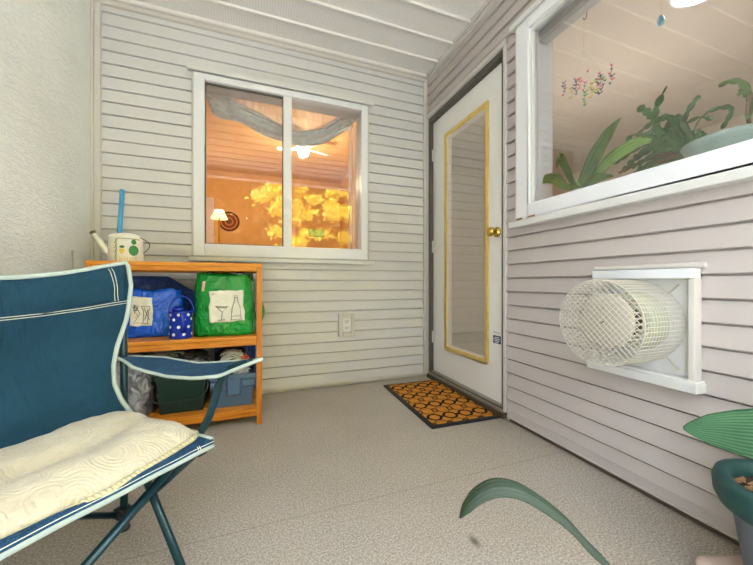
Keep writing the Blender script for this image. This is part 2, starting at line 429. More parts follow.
PITCH, PH = 0.0755, 0.7115
def siding_grid(mb, a0, a1, z_lo, z_hi, holes, place, mi=0, PITCH=0.0755, PH=0.7115, lap=0.0105, gap=0.93):
    """courses of lapped siding along axis a; holes = (a0,a1,z0,z1); place(a, depth, z) -> xyz"""
    k0 = int(math.floor((z_lo-PH)/PITCH))-1
    z = PH+k0*PITCH
    prof_t = [0.0, 0.035, gap, gap+0.001, 1.0]; prof_d = [lap, lap+0.002, 0.0045, -0.008, -0.008]
    while z < z_hi:
        zs = [z+t*PITCH for t in prof_t]
        segs = []
        for i in range(4): segs.append((zs[i], zs[i+1], prof_d[i], prof_d[i+1]))
        segs.append((z, z, -0.008, lap))
        for (za, zb, da, db) in segs:
            cuts = sorted(set([za, zb]+[h for H in holes for h in H[2:] if za < h < zb]+[h for h in (z_lo, z_hi) if za < h < zb]))
            if len(cuts) == 1: cuts = [za, zb]
            for c0, c1 in zip(cuts, cuts[1:]):
                mid = (c0+c1)/2
                if mid < z_lo or mid > z_hi: continue
                iv = [(a0, a1)]
                for (h0, h1, g0, g1) in holes:
                    if g0 <= mid <= g1:
                        nv = []
                        for (p, q) in iv:
                            if h1 <= p or h0 >= q: nv.append((p, q)); continue
                            if p < h0: nv.append((p, h0))
                            if h1 < q: nv.append((h1, q))
                        iv = nv
                f = lambda zz: (da+(db-da)*(zz-za)/(zb-za)) if zb > za else None
                d0, d1 = (f(c0), f(c1)) if zb > za else (da, db)
                for (p, q) in iv:
                    mb.add([place(p, d0, c0), place(q, d0, c0), place(q, d1, c1), place(p, d1, c1)], [(0, 1, 2, 3)], mi)
        z += PITCH
def slab(mb, a0, a1, z0, z1, holes, boxf, mi):
    As = sorted(set([a0, a1]+[h for H in holes for h in H[:2]])); Zs = sorted(set([z0, z1]+[h for H in holes for h in H[2:]]))
    for p, q in zip(As, As[1:]):
        for r_, t in zip(Zs, Zs[1:]):
            ma, mz = (p+q)/2, (r_+t)/2
            if any(h[0] < ma < h[1] and h[2] < mz < h[3] for h in holes): continue
            boxf(p, q, r_, t, mi)
# back wall
W1 = (-0.372, 0.792, 0.935, 2.115)
b = MB()
siding_grid(b, XL, XR, 0.03, ZC-0.03, [W1], lambda a, d, z: (a, YB-d, z))
slab(b, XL-0.2, XR, -0.15, ZC+0.1, [W1], lambda p, q, r_, t, mi: b.box(p, q, YB+0.009, YB+0.12, r_, t, mi), 1)
struct(b.build('wall_back', [M['siding'], M['trim_taupe']], fix=False))
# right wall
W2 = (0.25, 1.345, 1.09, 2.10); D1 = (1.455, 2.325, 0.0, 2.10)
b = MB()
siding_grid(b, YR, YB, 0.068, ZC-0.03, [W2, D1], lambda a, d, z: (XR-d, a, z), 0, 0.0746, 0.7225, 0.0145, 0.90)
slab(b, YR, YB+0.12, -0.15, ZC+0.1, [W2, D1], lambda p, q, r_, t, mi: b.box(XR+0.009, XR+0.12, p, q, r_, t, mi), 1)
struct(b.build('wall_right', [M['siding_right'], M['trim_taupe']], fix=False))
# left stucco wall
b = MB(); b.box(XL-0.2, XL, YF-0.1, YB, -0.15, ZC+0.1); struct(b.build('wall_left', M['stucco']))
# corner posts, base strips
b = MB(); b.box(XL, XL+0.014, YB-0.03, YB-0.02, 0.03, ZC-0.03); b.box(XL+0.014, XL+0.045, YB-0.024, YB, 0.03, ZC-0.03)
struct(b.build('trim_1', M['trim_taupe'], bevel=0.003))
b = MB(); b.box(XR-0.042, XR-0.008, YB-0.022, YB, 0.02, ZC-0.03); b.box(XR-0.010, XR, YB-0.03, YB, 0.02, ZC-0.03)
struct(b.build('trim_2', M['trim_taupe'], bevel=0.003))
b = MB(); b.box(XL, XR-0.04, YB-0.014, YB, 0.018, 0.042); struct(b.build('baseboard_back', M['trim_taupe'], bevel=0.002))
b = MB(); b.box(XR-0.012, XR, YR, 1.43, 0.020, 0.070); b.box(XR-0.019, XR, YR, 1.43, 0.024, 0.031)
b.box(XR+0.001, XR+0.008, YR, 1.43, 0.0, 0.022, 1)
struct(b.build('baseboard_right', [M['siding_right'], M['brown_metal']], bevel=0.002))

# ---------------------------------------------------------------- window 1 (back wall)
w = sroot('window_1', (0.2, YB, 0.92))
def ring_frame(mb, a0, a1, z0, z1, wl, wr, wb, wt, f, mi=0):
    f(a0, a0+wl, z0, z1, mi); f(a1-wr, a1, z0, z1, mi); f(a0+wl, a1-wr, z0, z0+wb, mi); f(a0+wl, a1-wr, z1-wt, z1, mi)
b = MB(); ring_frame(b, -0.378, 0.787, 0.940, 2.108, 0.062, 0.05, 0.080, 0.040, lambda p, q, r_, t, mi: b.box(p, q, YB-0.038, YB+0.03, r_, t, mi))
b.build('window_frame', M['white'], w, bevel=0.004)
b = MB(); ring_frame(b, -0.392, 0.805, 0.936, 2.115, 0.016, 0.02, 0.005, 0.007, lambda p, q, r_, t, mi: b.box(p, q, YB-0.022, YB+0.01, r_, t, mi))
b.build('channel_trim', M['trim_taupe'], w, bevel=0.002)
b = MB(); b.box(0.172, 0.228, YB-0.030, YB+0.02, 1.02, 2.068); b.build('mullion', M['white'], w, bevel=0.003)
b = MB(); b.box(-0.412, 0.832, YB-0.050, YB, 2.120, 2.150); b.box(-0.412, 0.832, YB-0.052, YB-0.045, 2.113, 2.130); b.build('head_cap', M['white_dull'], w, bevel=0.003)
b = MB(); b.box(-0.405, 0.832, YB-0.048, YB, 0.906, 0.934); b.build('window_sill', M['white_dull'], w, bevel=0.004)
for (p, q, yo) in ((-0.318, 0.174, 0.0), (0.226, 0.739, -0.008)):
    b = MB(); b.box(p, q, YB+yo, YB+yo+0.005, 1.018, 2.070); b.build('window_pane', M['glass'], w)
b = MB(); ring_frame(b, -0.318, 0.174, 1.018, 2.070, 0.008, 0.008, 0.008, 0.014, lambda p, q, r_, t, mi: b.box(p, q, YB-0.012, YB-0.002, r_, t, mi))
b.build('screen_track', M['black_seam'], w)
b = MB()
for z in (1.86, 1.20): b.box(-0.330, -0.318, YB-0.036, YB-0.020, z-0.012, z+0.012)
b.build('sash_latch', M['white_dull'], w, bevel=0.002)
b = MB()
ring_frame(b, -0.372, 0.792, 0.935, 2.115, 0.045, 0.045, 0.07, 0.04, lambda p, q, r_, t, mi: b.box(p, q, YB+0.03, YB+0.135, r_, t, mi)); b.build('inner_jamb', M['white_dull'], w)
# ---------------------------------------------------------------- window 2 (right wall)
w = sroot('window_2', (XR, 0.6, 1.05))
f2 = lambda p, q, r_, t, mi: b.box(XR-0.040, XR+0.03, p, q, r_, t, mi)
b = MB(); ring_frame(b, 0.255, 1.340, 1.095, 2.105, 0.080, 0.080, 0.072, 0.055, f2); b.build('window_frame', M['white'], w, bevel=0.005)
b = MB(); ring_frame(b, 0.245, 1.362, 1.088, 2.115, 0.016, 0.022, 0.005, 0.008, lambda p, q, r_, t, mi: b.box(XR-0.024, XR+0.01, p, q, r_, t, mi)); b.build('channel_trim', M['trim_taupe'], w, bevel=0.002)
b = MB(); b.box(XR-0.056, XR, 0.22, 1.378, 1.058, 1.090); b.build('window_sill', M['white_dull'], w, bevel=0.004)
b = MB(); b.box(XR-0.048, XR, 0.22, 1.378, 2.112, 2.140); b.build('head_cap', M['white_dull'], w, bevel=0.003)
b = MB(); b.box(XR-0.002, XR+0.004, 0.33, 1.265, 1.16, 2.055); b.build('window_pane', M['glass_big'], w)
b = MB(); ring_frame(b, 0.25, 1.345, 1.09, 2.10, 0.075, 0.075, 0.07, 0.045, lambda p, q, r_, t, mi: b.box(XR+0.03, XR+0.14, p, q, r_, t, mi)); b.build('inner_jamb', M['white'], w, bevel=0.002)
b = MB(); ring_frame(b, 0.33, 1.262, 1.165, 2.05, 0.012, 0.012, 0.004, 0.012, lambda p, q, r_, t, mi: b.box(XR-0.022, XR-0.004, p, q, r_, t, mi)); b.build('glazing_bead', M['white_dull'], w)
b = MB()
for y0 in (1.235, 1.315): b.box(XR-0.043, XR-0.038, y0-0.02, y0+0.02, 1.096, 1.104)
b.build('weep_cover', M['bark'], w)
# ---------------------------------------------------------------- door 1
XD = XR+0.028
d = sroot('door_1', (XR, 1.9, 0))
b = MB(); gl = (1.652, 2.104, 0.292, 1.865)
slab(b, 1.485, 2.300, 0.060, 2.060, [gl], lambda p, q, r_, t, mi: b.box(XD, XD+0.042, p, q, r_, t, mi), 0)
b.build('door_panel', M['doorpaint'], d)
b = MB(); ring_frame(b, 1.628, 2.128, 0.264, 1.895, 0.026, 0.026, 0.030, 0.030, lambda p, q, r_, t, mi: b.box(XD-0.012, XD, p, q, r_, t, mi)); b.build('glazing_frame', M['brass_strip'], d, bevel=0.004)
b = MB(); b.box(XD+0.0005, XD+0.005, gl[0], gl[1], gl[2], gl[3]); b.build('door_pane', M['glass_door'], d)
b = MB(); ring_frame(b, 1.455, 2.325, 0.03, 2.10, 0.028, 0.022, 0.02, 0.035, lambda p, q, r_, t, mi: b.box(XR-0.006, XR+0.11, p, q, r_, t, mi)); b.build('door_jamb', M['black_seam'], d)
b = MB(); b.box(XR-0.020, XR+0.004, 1.435, 1.458, 0.045, 2.125); b.box(XR-0.020, XR+0.004, 2.322, 2.334, 0.045, 2.125); b.box(XR-0.022, XR+0.004, 1.435, 2.334, 2.098, 2.130)
b.build('door_casing', M['trim_taupe'], d, bevel=0.003)
b = MB(); b.box(XR-0.022, XR+0.11, 1.458, 2.325, 0.0, 0.030, 0); b.box(XR-0.012, XR+0.10, 1.46, 2.32, 0.030, 0.048, 1); b.box(XR+0.006, XR+0.10, 1.46, 2.32, 0.048, 0.058, 1)
b.build('threshold', [M['brown_metal'], M['alu']], d, bevel=0.003)
for z in (1.80, 1.06, 0.33):
    b = MB(); b.box(XD-0.006, XD+0.002, 2.284, 2.305, z-0.045, z+0.045); b.tube([(XD-0.008, 2.302, z-0.047), (XD-0.008, 2.302, z+0.047)], 0.006); b.build('hinge', M['white_dull'], d, bevel=0.001)
b = MB(); b.lathe([(0.0, 0.0), (0.030, 0.0), (0.030, -0.006), (0.013, -0.010), (0.012, -0.030), (0.024, -0.038), (0.028, -0.050), (0.024, -0.060), (0.010, -0.066), (0, -0.066)], (XD, 1.556, 1.070), 'x', 28)
b.build('door_knob', M['brass'], d, smooth=True)
b = MB(); b.box(XD-0.0015, XD, 1.528, 1.592, 0.405, 0.452); kk = b.build('door_sticker', plain('navy_sticker', '#2e3458', 0.5), d)
b = MB()
for i, (p, q) in enumerate(((1.538, 1.578), (1.534, 1.586), (1.538, 1.582), (1.545, 1.575))): b.box(XD-0.0022, XD-0.0014, p, q, 0.441-i*0.010-0.002, 0.444-i*0.010)
b.build('sticker_lines', M['white'], kk)
b = MB(); b.tube([(XD-0.001, 1.59-0.007*i, 0.468+0.006*(i % 2)+0.002*math.sin(i*1.7)) for i in range(9)], 0.0013, 5); b.build('script_sticker', plain('faded_ink', '#70717c', 0.6), d)

# ---------------------------------------------------------------- rooms behind the windows
def inner_box(x0, x1, y0, y1, z0, z1, wm, cm, fm, skip=()):
    t = 0.02
    if 'back' not in skip: q = MB(); q.box(x0, x1, y1, y1+t, z0, z1); struct(q.build('wall_room_far', wm))
    if 'left' not in skip: q = MB(); q.box(x0-t, x0, y0, y1, z0, z1); struct(q.build('wall_room_left', wm))
    if 'right' not in skip: q = MB(); q.box(x1, x1+t, y0, y1, z0, z1); struct(q.build('wall_room_right', wm))
    if 'front' not in skip: q = MB(); q.box(x0, x1, y0-t, y0, z0, z1); struct(q.build('wall_room_near', wm))
    q = MB(); q.box(x0-t, x1+t, y0-t, y1+t, z1, z1+t); struct(q.build('ceiling_room', cm))
    q = MB(); q.box(x0-t, x1+t, y0-t, y1+t, z0-t, z0); struct(q.build('floor_room', fm))
# room A behind back wall
inner_box(-1.9, 1.33, YB+0.125, 5.4, 0.0, 2.46, M['orange_wall'], M['orange_ceiling'], M['stem'], skip=('front',))
b = MB(); slab(b, -1.9, 1.33, 0.0, 2.46, [W1], lambda p, q, r_, t, mi: b.box(p, q, YB+0.121, YB+0.133, r_, t, mi), 0); struct(b.build('wall_room_near', M['orange_wall']))
# room B behind right wall
inner_box(XR+0.135, 4.6, 0.14, 4.2, 0.0, 2.46, M['tan_wall'], M['tan_wall'], plain('tan_carpet', '#b5a58e', 0.9), skip=('left',))
b = MB(); slab(b, 0.14, 4.2, 0.0, 2.46, [W2, D1], lambda p, q, r_, t, mi: b.box(XR+0.121, XR+0.133, p, q, r_, t, mi), 0); struct(b.build('wall_room_left', M['tan_wall']))

def point(name, loc, e, col, r=0.08):
    l = bpy.data.lights.new(name, 'POINT'); l.energy = e; l.color = col; l.shadow_soft_size = r
    o = bpy.data.objects.new(name, l); COL.objects.link(o); o.location = loc; return o

# ================================================================== OBJECTS
# ---------------------------------------------------------------- door mat
mt = thing('door_mat', 'orange coir doormat with black rubber border and looping ring pattern in front of door', 'mat', (1.092, 1.850, 0))
b = MB(); b.box(-0.224, 0.224, -0.372, 0.372, 0.0005, 0.010); o = b.build('rubber_border', plain('black_rubber', '#1d1c1b', 0.8), None, bevel=0.004); o.parent = mt
b = MB(); b.box(-0.197, 0.197, -0.345, 0.345, 0.002, 0.014); o = b.build('coir_field', M['coir'], None, bevel=0.003); o.parent = mt
mt.rotation_euler = (0, 0, math.radians(-1.5))
# ---------------------------------------------------------------- outlet
t = thing('electrical_outlet', 'white outdoor electrical outlet in beige surround on siding below window', 'outlet', (0.628, YB, 0.368))
b = MB(); ring_frame(b, 0.566, 0.690, 0.368, 0.539, 0.034, 0.030, 0.033, 0.030, lambda p, q, r_, tt, mi: b.box(p, q, YB-0.024, YB-0.004, r_, tt, mi)); b.build('surround', M['trim_taupe'], t, bevel=0.003)
b = MB(); b.box(0.599, 0.662, YB-0.014, YB-0.004, 0.400, 0.510); o = b.build('cover_plate', M['white'], t, bevel=0.002)
for z in (0.478, 0.430):
    b = MB(); b.box(0.614, 0.648, YB-0.017, YB-0.013, z-0.015, z+0.015, 0)
    for dx in (-0.008, 0.008): b.box(0.631+dx-0.0015, 0.631+dx+0.0015, YB-0.0175, YB-0.016, z-0.003, z+0.008, 1)
    b.box(0.6285, 0.6335, YB-0.0175, YB-0.016, z-0.011, z-0.006, 1); b.build('socket', [M['white_dull'], M['black_plastic']], t)

# ---------------------------------------------------------------- vent hood with wire guard
t = thing('vent_terminal', 'round wall vent behind a white wire mesh drum in square metal housing', 'vent', (XR, 0.78, 0.42))
cy, cz = 0.775, 0.633
b = MB(); b.box(XR-0.020, XR-0.012, 0.620, 0.900, 0.462, 0.790); b.build('backing_plate', M['white_dull'], t, bevel=0.001)
b = MB(); b.box(XR-0.062, XR-0.012, 0.596, 0.912, 0.783, 0.815); b.build('top_cap', M['white'], t, bevel=0.003)
b = MB(); b.box(XR-0.034, XR-0.012, 0.582, 0.925, 0.818, 0.828); b.tube([(XR-0.028, 0.578, 0.825), (XR-0.028, 0.922, 0.825)], 0.009, 12); b.build('flashing_rod', M['trim_taupe'], t, smooth=False)
b = MB(); b.box(XR-0.050, XR-0.012, 0.594, 0.612, 0.455, 0.784); b.build('side_channel', M['trim_taupe'], t, bevel=0.003)
b = MB(); b.box(XR-0.050, XR-0.012, 0.900, 0.918, 0.455, 0.784); b.build('side_channel', M['trim_taupe'], t, bevel=0.003)
b = MB(); b.box(XR-0.068, XR-0.012, 0.582, 0.930, 0.428, 0.458); b.box(XR-0.058, XR-0.012, 0.586, 0.926, 0.456, 0.466); b.build('bottom_ledge', M['white_dull'], t, bevel=0.003)
b = MB()
b.lathe([(0.0, -0.0), (0.105, 0.0), (0.105, -0.006), (0.075, -0.012), (0.070, -0.05)], (XR-0.02, cy, cz), 'x', 40); b.build('flange', M['pale_green_metal'], t, smooth=True)
b = MB()
b.lathe([(0.062, -0.03), (0.062, -0.145)], (XR-0.02, cy, cz), 'x', 40); b.build('exhaust_barrel', M['vent_dark'], t, smooth=True)
for xo, rr in ((-0.030, 0.096), (-0.046, 0.096), (-0.062, 0.094)):
    b = MB(); b.lathe([(0.058, xo), (rr, xo-0.004), (rr+0.003, xo-0.010), (rr, xo-0.014), (0.060, xo-0.010)], (XR-0.02, cy, cz), 'x', 44); b.build('baffle_ring', M['pale_green_metal'], t, smooth=True)
b = MB()
for k in range(28):
    a = 2*PI*k/28; c, s_ = math.cos(a)*0.086, math.sin(a)*0.086
    b.tube([(XR-0.084, cy+c, cz+s_), (XR-0.180, cy+c, cz+s_)], 0.003, 6)
b.build('baffle_post', M['vent'], t)
b = MB(); b.lathe([(0.0, -0.178), (0.020, -0.178), (0.086, -0.174), (0.093, -0.170), (0.095, -0.163), (0.090, -0.160), (0.0, -0.160)], (XR-0.02, cy, cz+0.006), 'x', 48); fc = b.build('front_disc', M['vent'], t, smooth=True)
b = MB(); b.lathe([(0.0, -0.183), (0.004, -0.182), (0.005, -0.177)], (XR-0.02, cy, cz), 'x', 10); b.build('centre_screw', M['rust'], fc)
# wire guard: welded mesh cylinder + flat diagonal mesh face
GR, GX0, GX1 = 0.146, XR-0.013, XR-0.224
b = MB()
NW = 60
for k in range(NW):
    a = 2*PI*k/NW; b.tube([(GX0, cy+GR*math.cos(a), cz+GR*math.sin(a)), (GX1, cy+GR*math.cos(a), cz+GR*math.sin(a))], 0.0010, 4, caps=False)
for i in range(15):
    x = GX0+(GX1-GX0)*i/14
    b.tube([(x, cy+GR*math.cos(2*PI*k/56), cz+GR*math.sin(2*PI*k/56)) for k in range(56)], 0.0010, 4, closed=True)
b.build('mesh_drum', M['mesh'], t, fix=False)
b = MB()
for s_ in (-1, 1):
    for i in range(-11, 12):
        o_ = i*0.0145
        if abs(o_) >= GR: continue
        h_ = math.sqrt(GR*GR-o_*o_); ca, sa = math.cos(s_*PI/4), math.sin(s_*PI/4)
        p = (-sa*o_-ca*h_, ca*o_-sa*h_); q = (-sa*o_+ca*h_, ca*o_+sa*h_)
        b.tube([(GX1-0.001*s_, cy+p[0], cz+p[1]), (GX1-0.001*s_, cy+q[0], cz+q[1])], 0.0012, 4, caps=False)
b.tube([(GX1, cy+GR*math.cos(2*PI*k/56), cz+GR*math.sin(2*PI*k/56)) for k in range(56)], 0.002, 5, closed=True)
b.build('mesh_face', M['mesh'], t, fix=False)
for (yy, zz, s1, s2) in ((0.645, 0.765, -1, 1), (0.645, 0.485, -1, -1), (0.885, 0.765, 1, 1), (0.885, 0.485, 1, -1)):
    b = MB(); b.tube([(XR-0.028, yy, zz), (XR-0.034, yy-s1*0.03, zz-s2*0.035), (XR-0.040, yy-s1*0.045, zz-s2*0.03)], 0.003, 6); b.build('corner_clip', M['vent'], t)

# ---------------------------------------------------------------- shelf unit
SX0, SX1, SY0, SY1 = -0.747, 0.026, 1.87, 2.26
t = thing('shelf_unit', 'orange stained pine shelf unit with three shelves against the siding wall', 'shelf', ((SX0+SX1)/2, (SY0+SY1)/2, 0))
for x0 in (SX0, SX1-0.028):
    for y0 in (SY0, SY1-0.03):
        b = MB(); b.box(x0, x0+0.028, y0, y0+0.03, 0, 0.873); b.build('post', M['wood_z'], t, bevel=0.002)
for (z0, z1) in ((0.829, 0.873), (0.430, 0.482), (0.046, 0.094)):
    yf = SY0+0.002
    sh = None
    b = MB()
    ins = 0.0 if z1 > 0.8 else 0.028
    nsl = 5
    for k in range(nsl):
        ya = SY0+0.022+(SY1-SY0-0.044)*k/nsl; yb = SY0+0.022+(SY1-SY0-0.044)*(k+1)/nsl-0.008
        b.box(SX0+0.028*(z1 < 0.8), SX1-0.028*(z1 < 0.8), ya, yb, z1-0.018, z1)
    sh = b.build('shelf_board', M['wood_x'], t, bevel=0.002)
    b = MB(); b.box(SX0+0.028, SX1-0.028, yf, yf+0.020, z0, z1-0.001-0.010); b.box(SX0+0.028*(z1 < 0.8), SX1-0.028*(z1 < 0.8), yf-0.006, yf+0.020, z1-0.020, z1)
    b.box(SX0+0.028, SX1-0.028, SY1-0.022, SY1-0.002, z0, z1-0.018); b.build('shelf_rail', M['wood_x'], sh, bevel=0.003)
for x0 in (SX0+0.004, SX1-0.024):
    for z0 in (0.78, 0.05):
        b = MB(); b.box(x0, x0+0.02, SY0+0.03, SY1-0.03, z0, z0+0.045); b.build('side_rail', M['wood_y'], t, bevel=0.002)

def soft_box(mb, x0, x1, y0, y1, z0, z1, taper=0.0, bulge=0.02, nz=0.008, seed=0, N=14, top_sag=0.0, mi=0, squash=0.85):
    """closed pillowy box as grid over six faces, deformed by smooth noise"""
    cx, cy_, hx, hy, hz = (x0+x1)/2, (y0+y1)/2, (x1-x0)/2, (y1-y0)/2, (z1-z0)/2
    def P(u, v, w):   # each in -1..1
        k = 1-abs(w)**4
        r = max(abs(u), abs(v)) or 1; l_ = (abs(u)**5+abs(v)**5)**0.2 or 1
        rr = r/l_
        tp = 1-taper*(w+1)/2
        px = u*rr*hx*tp + (bulge*k*u*(1-v*v)*0.5); py = v*rr*hy*tp + bulge*k*v*(1-u*u)
        pz = z0+hz+w*hz - (top_sag*(1-u*u)*(1-v*v) if w > 0.99 else 0)
        q = Vector((cx+px, cy_+py, pz)); nv = noise.noise_vector(q*14+Vector((seed*7.3, 0, 0)))
        nv2 = noise.noise_vector(q*34+Vector((0, seed*3.3, 0)))
        m_ = 1.0 if w > -0.97 else 0.0
        return q+(nv*nz+nv2*nz*0.45)*m_
    g = [2*i/N-1 for i in range(N+1)]
    for s_ in (-1, 1):
        mb.grid([[P(u, s_, w) for u in g] for w in g], mi); mb.grid([[P(s_, v, w) for v in g] for w in g], mi); mb.grid([[P(u, v, s_) for u in g] for v in g], mi)
    return P
def polyline_strip(mb, pts2, f, wd=0.0016):
    """thin drawn line on a surface: f(a, b) -> xyz"""
    mb.tube([f(a, c_) for a, c_ in pts2], wd, 5)

# green bag
t = thing('tote_bag', 'bright green crinkled tote bag with cream panel showing martini glass and bottle', 'bag', (-0.168, 1.985, 0.482))
b = MB(); Pg = soft_box(b, -0.318, -0.012, 1.915, 2.14, 0.4835, 0.818, 0.09, 0.012, 0.009, 3, 18, 0.03); b.build('bag_body', M['bag_green'], t, smooth=True)
def on_bag(P, x0, x1, z0, z1):
    def f(u, w, off=0.004):      # u,w 0..1 over a patch given in bag coordinates
        p = P(x0+(x1-x0)*u, -1, z0+(z1-z0)*w); return Vector((p.x, p.y-off, p.z))
    return f
fg = on_bag(Pg, -0.50, 0.68, -0.54, 0.44)
b = MB(); b.grid([[fg(i/14, j/14) for i in range(15)] for j in range(15)]); pn = b.build('printed_panel', M['panel'], t, smooth=True, solid=0.0015)
b = MB()
L = lambda pts, wd=0.0014: polyline_strip(b, pts, lambda a, c_: fg(a, c_, 0.0085), wd)
L([(0.20, 0.50), (0.52, 0.50), (0.365, 0.30), (0.20, 0.50)]); L([(0.365, 0.30), (0.365, 0.09)]); L([(0.27, 0.08), (0.46, 0.08)], 0.0018); L([(0.24, 0.46), (0.48, 0.46)])
b.build('glass_drawing', M['ink'], pn); b = MB()
L([(0.62, 0.06), (0.62, 0.50), (0.66, 0.58), (0.70, 0.70), (0.71, 0.86), (0.79, 0.86), (0.80, 0.70), (0.86, 0.58), (0.90, 0.50), (0.90, 0.06), (0.62, 0.06)]); L([(0.63, 0.17), (0.90, 0.17)]); L([(0.70, 0.78), (0.80, 0.78)])
b.build('bottle_drawing', M['ink'], pn); b = MB()
L([(0.06, 0.93), (0.18, 0.93)], 0.001); L([(0.06, 0.88), (0.16, 0.88)], 0.001)
b.build('print_caption', M['ink'], pn)
b = MB(); ft = on_bag(Pg, -0.80, -0.68, 0.42, 0.76); b.grid([[ft(i/4, j/6) for i in range(5)] for j in range(7)]); b.build('side_tag', M['pink'], t, smooth=True, solid=0.001)
for x0 in (-0.235, -0.085):
    b = MB(); b.tube(smooth_path([(x0-0.028, 1.945, 0.806), (x0-0.014, 1.93, 0.822), (x0+0.01, 1.93, 0.824), (x0+0.03, 1.945, 0.806)]), 0.004, 6, flat=0.5); b.build('bag_handle', M['blackbag'], t, smooth=True)
b = MB()
b.grid([[Vector((0.000+0.045*math.sin(PI*j/8)*math.sin(PI*min(1, i/9+.12)), 2.02+0.10*j/8, 0.52+0.20*i/9)) for j in range(9)] for i in range(10)]); b.build('bag_gusset', M['bag_green'], t, smooth=True, solid=0.002)
# blue bag
t = thing('tote_bag', 'blue crinkled tote bag with cream cocktail print panel on middle shelf', 'bag', (-0.51, 1.99, 0.482))
b = MB(); Pb = soft_box(b, -0.672, -0.385, 1.998, 2.14, 0.4835, 0.732, 0.10, 0.014, 0.010, 9, 18, 0.03)
b.build('bag_body', M['bag_blue'], t, smooth=True)
fb = on_bag(Pb, -0.62, 0.12, -0.52, 0.70)
b = MB(); b.grid([[fb(i/14, j/14) for i in range(15)] for j in range(15)]); pn = b.build('printed_panel', M['panel'], t, smooth=True, solid=0.0015)
b = MB(); L = lambda pts, wd=0.0014: polyline_strip(b, pts, lambda a, c_: fb(a, c_, 0.0085), wd)
L([(0.50, 0.66), (0.90, 0.66), (0.90, 0.62), (0.82, 0.55), (0.79, 0.10), (0.86, 0.08), (0.52, 0.08), (0.60, 0.12), (0.62, 0.50), (0.50, 0.66)]); L([(0.64, 0.60), (0.84, 0.20)]); L([(0.80, 0.6), (0.66, 0.22)])
b.build('glass_drawing', M['ink'], pn); b = MB()
L([(0.20, 0.72), (0.34, 0.58), (0.46, 0.40), (0.30, 0.22), (0.18, 0.10), (0.44, 0.12)]); L([(0.16, 0.6), (0.30, 0.72), (0.38, 0.66), (0.22, 0.46), (0.40, 0.34), (0.24, 0.28)]); L([(0.24, 0.66), (0.20, 0.50), (0.32, 0.52)], 0.002)
b.build('line_drawing', M['ink'], pn)
b = MB()     # navy flap leaning behind
b.grid([[Vector((-0.66+0.34*u, 2.06+0.05*math.sin(u*3)+0.012*math.sin(9*u+4*v), 0.60+(0.205-0.09*max(0, u-0.55)/0.45)*v)) for u in [i/16 for i in range(17)]] for v in [j/8 for j in range(9)]])
b.build('bag_flap', M['bag_navy'], t, smooth=True, solid=0.004)
b = MB(); b.grid([[Vector((-0.685+0.10*u+0.04*v, 2.010-0.006*math.sin(6*u)+0.03*v, 0.79-0.165*u*1.0-0.07*v*(1-u))) for u in [i/10 for i in range(11)]] for v in [j/6 for j in range(7)]])
b.build('bag_handle', M['bag_blue'], t, smooth=True, solid=0.003)
# dotted watering can
t = thing('watering_can', 'small cobalt blue watering can with white polka dots on middle shelf', 'watering can', (-0.372, 1.945, 0.482))
cx_, cyy = -0.372, 1.937
b = MB(); b.lathe([(0.0, 0.0), (0.052, 0.0), (0.053, 0.004), (0.050, 0.130), (0.053, 0.133), (0.053, 0.139), (0.047, 0.139), (0.047, 0.012), (0, 0.012)], (cx_, cyy, 0.4825), 'z', 40); b.build('can_body', M['cobalt'], t, smooth=True, bevel=0.001)
b = MB()
for row, (z, off) in enumerate(((0.022, 0.0), (0.060, 0.45), (0.098, 0.0), (0.122, 0.45))):
    for k in range(7):
        b = MB(); a = off+k*2*PI/7-0.25; rr = 0.0533-0.003*z/0.13
        b.lathe([(0.0, 0.0008), (0.0075, 0.0008), (0.0078, 0.0)], (0, 0, 0), 'z', 14, rot=None)
        nv = 3*14; M3 = Matrix.Translation((cx_+rr*math.cos(a), cyy+rr*math.sin(a), 0.4825+z)) @ Matrix.Rotation(a, 4, 'Z') @ Matrix.Rotation(PI/2, 4, 'Y')
        for i in range(len(b.v)-nv, len(b.v)): b.v[i] = tuple(M3 @ Vector(b.v[i]))
        b.build('polka_dot', M['dotwhite'], t)
b = MB(); b.tube([(cx_+0.056*math.cos(a)*1.02, cyy+0.01, 0.610+0.088*math.sin(a)) for a in [PI*k/20 for k in range(21)]], 0.004, 8); b.build('can_handle', M['cobalt'], t, smooth=True)
b = MB(); b.tube([(cx_+0.020, cyy-0.050, 0.520), (cx_+0.022, cyy-0.072, 0.560), (cx_+0.020, cyy-0.080, 0.615)], [0.014, 0.011, 0.010], 14); b.build('can_spout', M['cobalt'], t, smooth=True)
b = MB(); b.lathe([(0.0, 0.026), (0.018, 0.024), (0.028, 0.014), (0.030, 0.0), (0.0, 0.0)], (cx_-0.014, cyy+0.01, 0.620), 'z', 24); b.build('lid_knob', M['cobalt'], t, smooth=True)
# silver bag
b = MB(); soft_box(b, -0.715, -0.512, 1.91, 2.12, 0.0965, 0.395, 0.16, 0.02, 0.024, 21, 18, 0.04)
tag(b.build('foil_bag', M['silver'], None, smooth=True), 'crumpled silver foil bag on the bottom shelf beside the green tub', 'bag')
